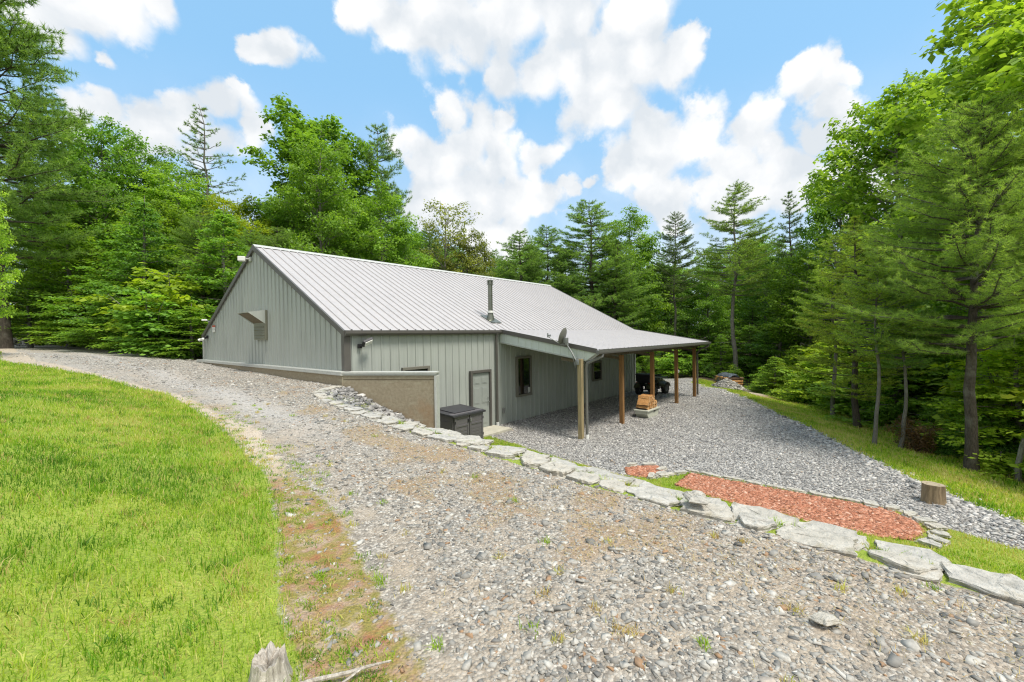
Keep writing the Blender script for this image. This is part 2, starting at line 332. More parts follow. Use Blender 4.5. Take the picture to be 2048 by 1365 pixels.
upc, upd, uph = gravel([(0, (.13, .125, .115)), (.3, (.24, .225, .20)), (.55, (.35, .325, .28)), (.8, (.47, .44, .385)), (1, (.62, .59, .53))], 48, 0)
pdc, pdd, pdh = gravel([(0, (.13, .128, .125)), (.35, (.25, .245, .235)), (.6, (.38, .37, .35)), (.85, (.54, .525, .49)), (1, (.70, .68, .64))], 26, 3)
n1 = t.noise(.55, 5, .6, P_); n2 = t.noise(2.3, 6, .65, P_); n3 = t.noise(60, 4, .7, P_); n4 = t.noise(11, 5, .6, P_)
sand = t.ramp(n3, [(.3, (.32, .255, .18)), (.7, (.56, .47, .36))])
red = t.ramp(n4, [(.3, (.25, .085, .028)), (.7, (.46, .21, .075))])
upm = t.mix(t.ramp(n2, [(.40, .15), (.62, .8)]), upc, sand)
upm = t.mix(t.math('MULTIPLY', li, .6), upm, t.mix(.3, t.ramp(n3, [(.3, (.24, .12, .05)), (.7, (.50, .33, .17))]), upc))
upm = t.mix(t.math('MULTIPLY', wd, .75), upm, t.mix(.35, (.60, .575, .545), upc))
c = t.mix(pa, upm, t.mix(t.ramp(n1, [(.45, 0.0), (.7, .25)]), pdc, t.mix(.4, sand, pdc)))
moss = t.mix(t.ramp(n4, [(.4, 0.0), (.6, 1.0)]), t.mix(t.ramp(n2, [(.42, .1), (.60, .9)]), sand, red), t.ramp(n3, [(.3, (.17, .15, .03)), (.7, (.34, .29, .08))]))
spy = t.n('ShaderNodeSeparateXYZ'); t.l(P_, spy.inputs[0]); yk = t.n('ShaderNodeMapRange', interpolation_type='SMOOTHSTEP'); t.l(spy.outputs[1], yk.inputs[0]); yk.inputs[1].default_value = -6.4; yk.inputs[2].default_value = -5.2
moss = t.mix(t.math('MULTIPLY', yk.outputs[0], t.ramp(n2, [(.6, 1.0), (.72, .25)])), moss, t.ramp(n3, [(.3, (.46, .38, .29)), (.7, (.66, .57, .46))]))
jit = t.math('MULTIPLY', t.math('SUBTRACT', n4, .5), .9)
def msk(a, lo=.4, hi=.6): return t.ramp(t.math('ADD', a, jit), [(lo, 0.0), (hi, 1.0)])
c = t.mix(msk(di), c, moss)
lawn = t.ramp(t.math('ADD', t.math('MULTIPLY', n3, .6), t.math('MULTIPLY', n2, .4)), [(.3, (.13, .19, .02)), (.5, (.26, .35, .035)), (.7, (.42, .44, .10))])
c = t.mix(msk(gr), c, lawn)
c = t.mix(msk(mu), c, t.ramp(n3, [(.3, (.14, .03, .015)), (.7, (.40, .12, .06))]))
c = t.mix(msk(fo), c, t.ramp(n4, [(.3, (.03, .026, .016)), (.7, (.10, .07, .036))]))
t.set('Base Color', c).set('Roughness', .9)
hb = t.mix(pa, t.math('ADD', t.math('MULTIPLY', uph, .8), t.math('MULTIPLY', upd, -.4)), t.math('ADD', t.math('MULTIPLY', pdh, .8), t.math('MULTIPLY', pdd, -1.2)))
t.bump(t.math('ADD', hb, t.math('MULTIPLY', n3, .3)), .9, .035); M['ground'] = t.m
# ================================================================ terrain
U=[(-5.95,10.84,2.80),(-5.21,7.90,2.68),(-4.65,5.93,2.55),(-4.13,4.02,2.38),(-3.89,1.21,2.27),(-3.81,-2.06,2.12),(-4.01,-4.37,2.00),(-4.11,-5.77,1.90),(-4.52,-7.04,1.83),(-4.93,-8.06,1.78),(-5.12,-8.78,1.75),(-6.05,-7.92,1.90),(-6.04,-6.72,2.12),(-6.03,-4.71,2.42),(-6.01,-1.32,2.66),(-5.31,-4.30,2.20),(-5.60,-6.83,1.98),(-5.65,-8.02,1.86),(-5.80,43.16,3.05),(-4.05,25.06,2.92),(-2.49,20.49,2.76),(-1.45,14.85,2.60),(-5.94,12.11,2.97),(-4.46,8.15,2.70),(-3.26,4.72,2.50),(-2.04,4.89,2.40),(-2.84,-0.03,2.30),(-2.47,-1.71,2.18),(-3.57,-3.61,2.10),(-1.49,-1.12,2.12),(-1.74,-2.09,2.06),(-1.92,-3.59,2.00),(-1.89,-4.79,1.92),(-1.90,-6.04,1.86),(-1.87,-6.73,1.82),(-1.82,-7.56,1.79),(-1.94,-8.36,1.77),(-1.86,-8.92,1.76),(-1.97,-9.47,1.75),(-2.02,-9.92,1.75),(-1.97,-10.46,1.74),(-2.02,-10.91,1.73),(-2.02,-11.34,1.71),(-2.01,-11.62,1.70),(-4.48,-9.58,1.75),(-3.75,-10.45,1.74),(-2.89,-11.46,1.71),(-3.59,-8.71,1.77),(-3.25,-10.08,1.75),]
U += [(-12, -10, 2.4), (-12, 0, 3.1), (-12, 20, 3.3), (-12, 45, 3.3), (0, -17, 1.6), (-7, -15, 1.75), (-3, 60, 3.15), (.1, 3, 2.13), (.1, 12, 2.36), (-.1, -.2, 2.10), (.1, 6, 2.19), (.1, 9, 2.28), (5, 40, 3.2), (4, 22, 2.9), (-1.7, 9, 2.36)]
UA = np.array(U)
def _phi(r2): return .5 * r2 * np.log(r2 + 1e-9)
_n = len(UA); _d2 = ((UA[:, None, :2] - UA[None, :, :2]) ** 2).sum(-1)
_A = np.zeros((_n + 3, _n + 3)); _A[:_n, :_n] = _phi(_d2) + np.eye(_n) * .35; _A[:_n, _n] = 1; _A[:_n, _n + 1:] = UA[:, :2]; _A[_n:, :_n] = _A[:_n, _n:].T
_w = np.linalg.solve(_A, np.concatenate([UA[:, 2], [0, 0, 0]]))
def z_upper(x, y):
    x = np.clip(x, -14, 6); y = np.clip(y, -18, 60); sh = x.shape; q = np.stack([x.ravel(), y.ravel()], 1); o = np.empty(len(q))
    for i in range(0, len(q), 20000):
        s = q[i:i + 20000]; d2 = ((s[:, None] - UA[None, :, :2]) ** 2).sum(-1)
        o[i:i + 20000] = _phi(d2) @ _w[:_n] + _w[_n] + s @ _w[_n + 1:]
    return np.clip(o.reshape(sh), 1.5, 3.35)
WL = np.array([(-.2, -.1), (-.85, -.45), (-1.4, -1.0), (-1.7, -2.1), (-1.88, -3.6), (-1.88, -4.8), (-1.88, -6.0), (-1.82, -7.5), (-1.92, -8.4), (-1.95, -9.5), (-2, -10.5), (-2.0, -11.6), (-2.02, -13), (-2.3, -18), (-4, -40), (-4, -300)], float)
PE = np.array([(80, 3), (24.3, -1.3), (22.3, -3.7), (18.1, -6.2), (14.4, -8.0), (11.65, -9.5), (9.55, -10.4), (7, -11.75), (6.07, -12.35), (5.3, -12.9), (2.8, -15.2), (-6, -23), (-60, -70)], float)[::-1]
def sdist(PL, x, y):
    """signed distance to a polyline: positive on its left-hand side going along it, plus the arc position"""
    x = np.asarray(x, float); y = np.asarray(y, float); best = np.full(x.shape, 1e9); sg = np.ones(x.shape); arc = np.zeros(x.shape); a0 = 0
    for (ax, ay), (bx, by) in zip(PL[:-1], PL[1:]):
        dx, dy = bx - ax, by - ay; l2 = dx * dx + dy * dy; tt = np.clip(((x - ax) * dx + (y - ay) * dy) / l2, 0, 1)
        d = np.hypot(x - ax - tt * dx, y - ay - tt * dy); c = dx * (y - ay) - dy * (x - ax); u = d < best - 1e-6
        best = np.where(u, d, best); sg = np.where(u, np.sign(c), sg); arc = np.where(u, a0 + tt * math.sqrt(l2), arc); a0 += math.sqrt(l2)
    return best * sg, arc
WING_A, WING_B = np.array([-.2, -.2]), np.array([1.12, -2.32])
def ground_z(x, y):
    x = np.asarray(x, float); y = np.asarray(y, float); x, y = np.broadcast_arrays(x, y)
    zu = z_upper(x, y); s, _ = sdist(WL, x, y); pe, _ = sdist(PE, x, y)
    zw = z_upper(np.clip(x, -2.1, -.25), y)
    g = np.clip((s - .22) / 5.0, 0, 1); g = np.where(g < .8, g * 1.09, .872 + (g - .8) * .64)
    zb = zw * (1 - np.clip(g, 0, 1))
    # bank wraps round the free end of the concrete wing
    wd = WING_B - WING_A; cr = wd[0] * (y - WING_A[1]) - wd[1] * (x - WING_A[0])
    inside = (cr > 0) & (y > WING_B[1])
    zb = np.where(inside, 0, zb)
    zb = np.where((x > WING_B[0]) & (y <= WING_B[1]), zb * smooth01((-1.5 - y) / 2.2), zb)
    z = np.where((s < 0) & (y < 0), zu, zb)
    z = np.where(y >= 0, np.where(x < .12, zu, np.where(y < 12.3, -.03, zu * (1 - smooth01((x - 2) / 16)))), z)
    d = np.clip(-pe, 0, 60)
    dn = -.17 * np.clip(d, 0, 3.8) - .34 * np.clip(d - 3.8, 0, 5) + .10 * np.clip(d - 18, 0, 40)
    z = z + np.where((s > 0) | (x > 2), dn * smooth01((x - 1) / 2), 0)
    far = smooth01((np.hypot(x - 8, y - 4) - 45) / 120); z = z + far * 5
    return z
def gz(x, y): return float(ground_z(np.array([x]), np.array([y]))[0])
LE = np.array([(-5.9, 60), (-5.95, 10.84), (-5.21, 7.9), (-4.65, 5.93), (-4.13, 4.02), (-3.89, 1.21), (-3.81, -2.06), (-4.0, -4.4), (-4.15, -5.8), (-4.52, -7.0), (-4.93, -8.06), (-5.12, -8.8), (-5.5, -10), (-6.5, -13), (-9, -20)], float)
DE = np.array([(-5.4, 60), (-5.3, 12), (-4.6, 7.0), (-3.8, 3), (-3.63, -.8), (-3.60, -2.7), (-3.57, -4.0), (-3.9, -5.8), (-4.1, -7.3), (-4.5, -8.5), (-4.72, -9.25), (-5.2, -11), (-7, -15), (-9, -20)], float)
PL_ = np.array([(4.8, 0), (4.3, -2.1), (3.83, -4.4), (3.55, -6.2), (3.75, -6.9), (4.8, -7.4), (4.85, -8.75), (4.82, -9.7), (4.8, -11.2), (4.35, -11.75), (4.05, -12.6), (3.3, -13.8), (1, -17), (-10, -28)], float)   # inner edge of the gravel pad
def in_poly(P, x, y):
    x = np.asarray(x, float); y = np.asarray(y, float); c = np.zeros(x.shape, bool)
    for (ax, ay), (bx, by) in zip(P, np.roll(P, -1, 0)):
        h = ((ay > y) != (by > y)) & (x < (bx - ax) * (y - ay) / (by - ay + 1e-12) + ax); c ^= h
    return c
MULCH = np.array([(4.72, -7.5), (4.72, -11.1), (4.42, -11.45), (3.95, -11.55), (3.45, -11.35), (3.12, -10.8), (3.08, -10.0), (3.15, -9.2), (3.4, -8.3), (3.7, -7.5)], float)
MULCH2 = np.array([(4.1, -6.1), (4.75, -6.65), (4.45, -6.95), (3.75, -6.75), (3.7, -6.35)], float)
def step(v, wd=.12): return np.clip(.5 + v / wd / 2, 0, 1)
def zones(x, y):
    s, _ = sdist(WL, x, y); pe, _ = sdist(PE, x, y); le, _ = sdist(LE, x, y); de, _ = sdist(DE, x, y); pl, _ = sdist(PL_, x, y)
    upper = ((s < 0) & (y < 0)) | ((y >= 0) & (x < .12))
    lawn_l = np.where(upper, step(-le, .1), 0)
    dirt = np.where(upper, step(-de, .18) * (1 - lawn_l), 0)
    pad = np.where(upper, 0, step(pl, .15) * step(pe, .2))
    rock = np.where(~upper & (y > -4.2) & (s < 2.6) & (pl < 0), smooth01((y + 4.4) / 1.0), 0)
    mul = (in_poly(MULCH, x, y) | in_poly(MULCH2, x, y)).astype(float)
    bank = np.where(~upper & (pl < 0), 1.0, 0) * (1 - rock) * (1 - mul)
    out = np.where(~upper, step(-pe, .2), 0)
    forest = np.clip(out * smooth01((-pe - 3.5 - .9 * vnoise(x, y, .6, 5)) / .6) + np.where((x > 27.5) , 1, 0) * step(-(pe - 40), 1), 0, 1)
    brown = out * smooth01((x - 20.5) / 1.2) * smooth01((-pe - 1.0) / .5)
    grass = np.clip(lawn_l + bank + out * (1 - forest) * (1 - brown), 0, 1)
    back = (y > 13.2 + 0 * x) & (x > -.6 - .095 * (y - 14)) & ((x < 18) | (y > 14))
    far = (x > 31 + vnoise(x, y, .3, 9) * 2) | (y > 48) | (x < -14)
    forest = np.where(back | far, 1.0, forest); grass = np.where(back | far, 0, grass)
    worn = np.where(upper, np.exp(-((x - (-2.9 - .02 * (y + 3)) ) / .45) ** 2) * smooth01((y + 7) / 5), 0)
    worn = np.maximum(worn, np.where(upper, smooth01((y - 1) / 6) * .6 * (vnoise(x, y, .5, 3) > .2), 0))
    dirt = np.maximum(dirt, np.where(brown > .4, .9, 0)) 
    litter = smooth01((vnoise(x, y, .75, 51) * .5 + vnoise(x, y, 2.4, 52) * .5 + .16 * np.exp(-((s + .45) / .4) ** 2) - .63) / .10) * upper * (y < 1) * (.25 + .75 * smooth01((y + 10.3) / 1.2))
    padm = np.where(~upper & (mul < .5), np.maximum(pad, np.where(rock > .3, 1, 0)), 0)
    return dict(grass=grass, dirt=dirt * (1 - forest), forest=forest, pad=padm, mulch=mul, worn=worn, litter=litter), upper
def axis(a, b, fa, fb, h):
    """grid lines: step h between fa and fb, growing outside"""
    v = list(np.arange(fa, fb + h / 2, h)); s = h; x = v[-1]
    while x < b: s = min(s * 1.13, 25); x += s; v.append(x)
    s = h; x = v[0]; pre = []
    while x > a: s = min(s * 1.13, 25); x -= s; pre.append(x)
    return np.array(pre[::-1] + v)
GX = axis(-320, 420, -6.2, 6.5, .11); GY = axis(-320, 420, -14, 2.0, .11)
XX, YY = np.meshgrid(GX, GY, indexing='ij'); ZZ = ground_z(XX, YY); Z_, UPR = zones(XX, YY)
# small unevenness
ZZ = ZZ + (vnoise(XX, YY, 1.6, 1) - .5) * .035 + (vnoise(XX, YY, 5.5, 2) - .5) * .018 + np.where(Z_['grass'] > .5, (vnoise(XX, YY, 3, 4) - .5) * .03, 0)
nx, ny = XX.shape; idn = np.arange(nx * ny).reshape(nx, ny)
Q = np.stack([idn[:-1, :-1], idn[1:, :-1], idn[1:, 1:], idn[:-1, 1:]], -1).reshape(-1, 4)
Vg = np.stack([XX, YY, ZZ], -1).reshape(-1, 3)
fc = {k: a.ravel()[Q].mean(1) for k, a in Z_.items()}; fu = UPR.ravel()[Q].mean(1) > .5
cls = np.where(fc['forest'] > .5, 3, np.where(fc['grass'] > .5, 0, np.where(fc['dirt'] > .5, 4, np.where(fu, 1, 2))))
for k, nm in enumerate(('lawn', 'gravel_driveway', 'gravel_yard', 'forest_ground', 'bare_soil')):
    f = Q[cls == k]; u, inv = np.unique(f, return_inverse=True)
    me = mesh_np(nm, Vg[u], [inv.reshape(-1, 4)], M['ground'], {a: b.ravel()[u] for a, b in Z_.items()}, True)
    tag(link(nm, me), kind='structure')
def surf(x, y):
    """height of the built ground mesh at x, y (bilinear)"""
    x = np.asarray(x, float); y = np.asarray(y, float)
    i = np.clip(np.searchsorted(GX, x) - 1, 0, nx - 2); j = np.clip(np.searchsorted(GY, y) - 1, 0, ny - 2)
    a = (x - GX[i]) / (GX[i + 1] - GX[i]); b = (y - GY[j]) / (GY[j + 1] - GY[j])
    return (ZZ[i, j] * (1 - a) + ZZ[i + 1, j] * a) * (1 - b) + (ZZ[i, j + 1] * (1 - a) + ZZ[i + 1, j + 1] * a) * b
def view(P):
    """pixel position (2048 wide) and depth seen from the photograph's stand: used only to leave out what is far outside the frame"""
    d = P - CAM; z = d @ FW; return 1024 + 864.8 * (d @ RT) / np.maximum(z, .01), 682.5 - 864.8 * (d @ UP) / np.maximum(z, .01), z
# ================================================================ loose stones
def stones(name, x, y, size, var, mat, flat=.45, sink=.3, depth=0):
    n = len(x); z = surf(x, y)
    if n > 4000 and depth == 0:
        h = n // 2; ms = [stones(name, x[:h], y[:h], size[:h], var[:h], mat, flat, sink, 1), stones(name, x[h:], y[h:], size[h:], var[h:], mat, flat, sink, 2)]
        bm = bmesh.new(); [bm.from_mesh(q) for q in ms]; me = bpy.data.meshes.new(name); bm.to_mesh(me); bm.free(); me.materials.append(mat); return me
    if depth == 2:
        a0 = np.array([0, 2.094, 4.189])[None] + RNG.uniform(-.5, .5, (n, 3)); tw = RNG.uniform(-.5, .5, (n, 1)); k_ = RNG.uniform(.45, .95, (n, 3))
        B = np.stack([np.cos(a0) * .62, np.sin(a0) * .62, np.full((n, 3), -.5) + RNG.uniform(-.15, .2, (n, 3))], -1); T_ = np.stack([np.cos(a0 + tw) * .6 * k_, np.sin(a0 + tw) * .6 * k_, np.full((n, 3), .45) + RNG.uniform(-.45, .2, (n, 3))], -1)
        V = np.concatenate([B, T_], 1) * np.stack([size * RNG.uniform(.9, 1.5, n), size * RNG.uniform(.6, 1.0, n), size * RNG.uniform(flat * .6, flat * 1.4, n)], 1)[:, None]
        a = RNG.uniform(0, 6.283, n); tx = RNG.normal(0, .35, n); c, s = np.cos(tx)[:, None], np.sin(tx)[:, None]
        yv = V[:, :, 1] * c - V[:, :, 2] * s; zv = V[:, :, 1] * s + V[:, :, 2] * c; V = np.stack([V[:, :, 0], yv, zv], -1)
        c, s = np.cos(a)[:, None], np.sin(a)[:, None]; V = np.stack([V[:, :, 0] * c - V[:, :, 1] * s, V[:, :, 0] * s + V[:, :, 1] * c, V[:, :, 2]], -1)
        V += np.stack([x, y, z + size * flat * (.5 - sink)], 1)[:, None]
        T = np.array([(0, 2, 1), (3, 4, 5), (0, 1, 4), (0, 4, 3), (1, 2, 5), (1, 5, 4), (2, 0, 3), (2, 3, 5)]); F = (T[None] + (np.arange(n) * 6)[:, None, None]).reshape(-1, 3)
        return mesh_np(name, V.reshape(-1, 3), [F], mat, {'var': np.repeat(var, 6)})
    base = np.array([(-1, -1, -1), (1, -1, -1), (1, 1, -1), (-1, 1, -1), (-1, -1, 1), (1, -1, 1), (1, 1, 1), (-1, 1, 1)], float) * .5
    V = base[None] * (1 + RNG.uniform(-.55, .45, (n, 8, 3))); V[:, 4:, :2] *= RNG.uniform(.7, 1.05, (n, 1, 1))
    V = V * np.stack([size * RNG.uniform(.8, 1.35, n), size * RNG.uniform(.55, .95, n), size * RNG.uniform(flat * .6, flat * 1.3, n)], 1)[:, None]
    a = RNG.uniform(0, 6.283, n); tx = RNG.normal(0, .28, n); c, s = np.cos(tx)[:, None], np.sin(tx)[:, None]
    yv = V[:, :, 1] * c - V[:, :, 2] * s; zv = V[:, :, 1] * s + V[:, :, 2] * c; V = np.stack([V[:, :, 0], yv, zv], -1)
    c, s = np.cos(a)[:, None], np.sin(a)[:, None]; V = np.stack([V[:, :, 0] * c - V[:, :, 1] * s, V[:, :, 0] * s + V[:, :, 1] * c, V[:, :, 2]], -1)
    V += np.stack([x, y, z + size * flat * (.5 - sink)], 1)[:, None]
    T = np.array([(0, 2, 1), (0, 3, 2), (4, 5, 6), (4, 6, 7), (0, 1, 5), (0, 5, 4), (1, 2, 6), (1, 6, 5), (2, 3, 7), (2, 7, 6), (3, 0, 4), (3, 4, 7)])
    F = (T[None] + (np.arange(n) * 8)[:, None, None]).reshape(-1, 3)
    return mesh_np(name, V.reshape(-1, 3), [F], mat, {'var': np.repeat(var, 8)})
def scatter(n, x0, x1, y0, y1, keep, power=None):
    x = RNG.uniform(x0, x1, n); y = RNG.uniform(y0, y1, n); P = np.stack([x, y, surf(x, y)], 1); px, py, d = view(P)
    ok = (d > .4) & (px > -260) & (px < 2300) & (py < 1700)
    x, y, d = x[ok], y[ok], d[ok]; k = keep(x, y, d); k = RNG.random(len(x)) < k
    return x[k], y[k], d[k]
def kup(x, y, d):
    z, u = zones(x, y); le, _ = sdist(LE, x, y); de, _ = sdist(DE, x, y)
    g = u * (1 - z['grass']) * np.clip(.12 + .9 * smooth01((de - .05) / .7), 0, 1); g = np.where(z['grass'] > .5, 0, g) * np.where((y > -.3) & (x > -.1), 0, 1)
    return g * np.clip(3.4 / d, 0, 1) ** 1.0 * (1 - .72 * z['worn']) * (1 - .45 * z['litter']) * (.50 + .75 * vnoise(x, y, .9, 8))
x, y, d = scatter(330000, -6, 0, -13, 14, kup)
s = np.clip(RNG.lognormal(math.log(.0215), .46, len(x)), .009, .07) * np.clip(.75 + d * .03, .8, 1.5)
v = RNG.beta(2.5, 1.7, len(x)) * .95; v = np.where(RNG.random(len(x)) < .035, 1.0, v)
tag(link('gravel', stones('gravel', x, y, s * 1.12, v, M['stone'], .34, .42)), 'loose pale and grey crushed stones lying over the upper driveway', 'gravel', kind='stuff')
def kpad(x, y, d):
    z, u = zones(x, y); return (~u) * z['pad'] * (1 - z['mulch']) * np.clip(13 / d, 0, 1)
x, y, d = scatter(110000, -1.5, 26, -14, -.05, kpad)
s = np.clip(RNG.lognormal(math.log(.040), .32, len(x)), .02, .10); v = RNG.beta(1.9, 1.7, len(x)) * .95; v = np.where(RNG.random(len(x)) < .02, 1.0, v)
tag(link('gravel', stones('gravel', x, y, s, v, M['padstone'])), 'bluish grey crushed stone spread over the lower yard beside the porch', 'gravel', kind='stuff')
# coarse stones along the outer rim of the yard
n = 3000; i = RNG.integers(1, len(PE) - 3, n); tt = RNG.random(n); q = PE[i] + (PE[i + 1] - PE[i]) * tt[:, None] + RNG.normal(0, .22, (n, 2)) + np.array([-.1, .15])
tag(link('gravel', stones('gravel', q[:, 0], q[:, 1], np.clip(RNG.lognormal(math.log(.055), .36, n), .03, .14), RNG.beta(2.2, 1.6, n) * .95, M['padstone'], .5)), 'coarse rim of larger grey stones along the outer edge of the yard', 'gravel', kind='stuff')
# stones on the slope beside the concrete wing
n = 2600; x = RNG.uniform(-1.6, 1.3, n); y = RNG.uniform(-4.0, -.2, n); sw, _ = sdist(WL, x, y); wd = WING_B - WING_A; cr = wd[0] * (y - WING_A[1]) - wd[1] * (x - WING_A[0]); k = (sw > .2) & ((cr < -.1) | (y < WING_B[1])); x, y = x[k], y[k]
tag(link('gravel', stones('gravel', x, y, np.clip(RNG.lognormal(math.log(.10), .3, len(x)), .05, .22), RNG.beta(1.5, 2.2, len(x)) * .9, M['padstone'], .4)), 'dark slaty rubble on the slope against the concrete wing wall', 'gravel', kind='stuff')
# ================================================================ grass
def blades(x, y, h, wd, var, lean=.45, z=None):
    n = len(x); z = surf(x, y) - .01 if z is None else z; a = RNG.uniform(0, 6.283, n); la = RNG.uniform(0, 6.283, n); ln = np.abs(RNG.normal(0, lean, n)) * h
    p = np.stack([x, y, z], 1); sx = np.stack([np.cos(a), np.sin(a), a * 0], 1) * (wd / 2)[:, None]; l = np.stack([np.cos(la) * ln, np.sin(la) * ln, a * 0], 1); up = np.stack([a * 0, a * 0, h], 1)
    V = np.stack([p - sx, p + sx, p + sx * .8 + l * .35 + up * .6, p - sx * .8 + l * .35 + up * .6, p + l + up * (1 - .25 * np.minimum(ln / h, 1))[:, None]], 1)
    o = np.arange(n)[:, None] * 5
    return V.reshape(-1, 3), [o + np.array([[0, 1, 2, 3]]), o + np.array([[3, 2, 4]])], np.repeat(var, 5)
def gvar(x, y, warm=0.0):
    b = .40 + .50 * (vnoise(x, y, .8, 21) - .5) + .40 * (vnoise(x, y, 3.1, 22) - .5) + .3 * (vnoise(x, y, 9, 24) - .5) + warm
    v = np.clip(b + RNG.normal(0, .16, len(x)), 0.02, .86); return np.where(RNG.random(len(x)) < .09 + .08 * (vnoise(x, y, 1.7, 23) > .6), RNG.uniform(.86, 1.0, len(x)), v)
def klawn(x, y, d):
    z, u = zones(x, y); return u * z['grass'] * np.clip(4.2 / d, .12, 1) ** 1.35 * np.where(x < -6.6, .5, 1)
x, y, d = scatter(430000, -9, -3.6, -10, 15, klawn)
V, F, va = blades(x, y, RNG.uniform(.03, .085, len(x))*(.7+.6*vnoise(x,y,1.9,41)) * np.clip(.8 + d * .03, .9, 1.3), np.clip(.0022 + d * .00085, .003, .012), gvar(x, y, .08 + .08 * smooth01((d - 4) / 6)), .55)
tag(link('grass', mesh_np('grass', V, F, M['grass'], {'var': va})), 'mown bright green lawn grass beside the driveway', 'grass', kind='stuff')
def kbank(x, y, d):
    z, u = zones(x, y); s_, _ = sdist(WL, x, y); return (~u) * z['grass'] * (1 - z['mulch']) * (s_ > .25) * (x > -2)
x, y, d = scatter(150000, -1.9, 5, -15, -1, kbank)
V, F, va = blades(x, y, RNG.uniform(.03, .085, len(x)), np.full(len(x), .009), gvar(x, y, .18 + .16 * (vnoise(x, y, 1.3, 33) > .55)), .6)
tag(link('grass', mesh_np('grass', V, F, M['grass'], {'var': va})), 'yellowish green grass on the bank below the flat stones', 'grass', kind='stuff')
def kout(x, y, d):
    z, u = zones(x, y); pe, _ = sdist(PE, x, y); return (~u) * z['grass'] * (pe < 0)
x, y, d = scatter(330000, 4.5, 27, -22, -1, kout)
pe, _ = sdist(PE, x, y)
V, F, va = blades(x, y, RNG.uniform(.05, .13, len(x)) * (1 + 1.1 * smooth01((-pe - 2.2) / 1.5)), np.full(len(x), .02), gvar(x, y, .28), .5)
tag(link('grass', mesh_np('grass', V, F, M['grass'], {'var': va})), 'grass bank falling from the yard to the wood', 'grass', kind='stuff')
# weeds: tufts in the driveway, along the lawn edge and between the flat stones
wx, wy, wh, wv = [], [], [], []
def tuft(x, y, n, r, h, v):
    wx.extend(x + RNG.normal(0, r, n)); wy.extend(y + RNG.normal(0, r, n)); wh.extend(h * RNG.uniform(.5, 1, n)); wv.extend(np.clip(v + RNG.normal(0, .07, n), 0, 1))
for _ in range(75):
    k = RNG.integers(0, 2); x_ = RNG.uniform(-5, -2.1); y_ = RNG.uniform(-11.5, -1); tuft(x_, y_, 26, .022, .07, (.5, .88, .95)[RNG.integers(0, 3)])
for _ in range(330):
    tt = RNG.uniform(0, 1) ** .6; y_ = -9.2 + (1 - tt) * 9; i = np.interp(-y_, -LE[:, 1], LE[:, 0]); x_ = i + abs(RNG.normal(0, .28)); tuft(x_, y_, 22, .03, .045, (.2, .4, .6, .9)[RNG.integers(0, 4)])
for _ in range(260):
    i = RNG.integers(2, 11); tt = RNG.random(); q = WL[i] + (WL[i + 1] - WL[i]) * tt; tuft(q[0] + RNG.uniform(.2, 1.5), q[1], 40, .05, .11, (.4, .55, .7, .9)[RNG.integers(0, 4)])
for _ in range(520):
    y_ = -9 + 16 * RNG.random() ** 1.5; x_ = np.interp(-y_, -LE[:, 1], LE[:, 0]) - RNG.uniform(.1, 2.6); q_ = RNG.random(); tuft(x_, y_, 34, RNG.uniform(.03, .08), RNG.uniform(.05, .11), .12 if q_ < .4 else (.3 if q_ < .6 else (.74 if q_ < .8 else .93)))
for _ in range(60): tuft(RNG.uniform(3.2, 3.9), RNG.uniform(-11.2, -7.6), 18, .03, .06, .8)
nx0 = RNG.uniform(-5, -1.9, 60000); ny0 = RNG.uniform(-12, .5, 60000); kk = RNG.random(60000) < zones(nx0, ny0)[0]['litter'] * .9 + .02 + .16 * (zones(nx0, ny0)[0]['dirt'] > .5) * (ny0 < -4.5); nx0, ny0 = nx0[kk], ny0[kk]
V, F, va = blades(nx0, ny0, RNG.uniform(.012, .02, len(nx0)), np.full(len(nx0), .0035), RNG.uniform(.9, 1.0, len(nx0)), 3.2, z=surf(nx0, ny0) + .012)
tag(link('pine_litter', mesh_np('pine_litter', V, F, M['grass'], {'var': va})), 'fallen orange brown pine needles lying in drifts on the driveway', 'pine needles', kind='stuff')
wx, wy, wh, wv = map(np.array, (wx, wy, wh, wv))
V, F, va = blades(wx, wy, wh, np.full(len(wx), .006), wv, .8)
tag(link('weeds', mesh_np('weeds', V, F, M['grass'], {'var': va})), 'small tufts of grass and weeds along stones and gravel', 'weeds', kind='stuff')
# mulch chips
x = RNG.uniform(3, 5, 60000); y = RNG.uniform(-11.8, -6, 60000); k = in_poly(MULCH, x, y) | in_poly(MULCH2, x, y); x, y = x[k], y[k]
def bedchips(x, y): return stones('mulch', x, y, RNG.uniform(.03, .07, len(x)), RNG.beta(2, 2, len(x)), M['mulch'], .35, -.1)
k = in_poly(MULCH, x, y)
tag(link('mulch', bedchips(x[k], y[k])), 'long bed of red wood mulch beside the yard', 'mulch bed', kind='stuff')
tag(link('mulch', bedchips(x[~k], y[~k])), 'small corner patch of red wood mulch beyond the gap in the edging', 'mulch bed', kind='stuff')
# ================================================================ the metal building
HE, HR, WID, LEN, PX, PY, PZ = 3.62, 6.72, 12.15, 18.30, 6.26, -4.15, 2.90
SLP = (HR - HE) / (WID / 2)
def ribs(a, b, sp=.305, h=.026, w1=.034, w2=.050, start=.12):
    """profile points (position, height) of ribbed sheet"""
    out_ = [(a, 0)]; u = a + start
    while u < b - w2:
        out_ += [(u - w2 / 2, 0), (u - w1 / 2, h), (u + w1 / 2, h), (u + w2 / 2, 0)]
        for q in (1 / 3, 2 / 3):
            m_ = u + sp * q
            if m_ < b - .05: out_ += [(m_ - .012, 0), (m_, .004), (m_ + .012, 0)]
        u += sp
    return out_ + [(b, 0)]
def sheet(prof, lo, hi):
    V = []; F = []
    for u, h in prof: V += [lo(u, h), hi(u, h)]
    for i in range(len(prof) - 1): F.append((2 * i, 2 * i + 2, 2 * i + 3, 2 * i + 1))
    return V, F
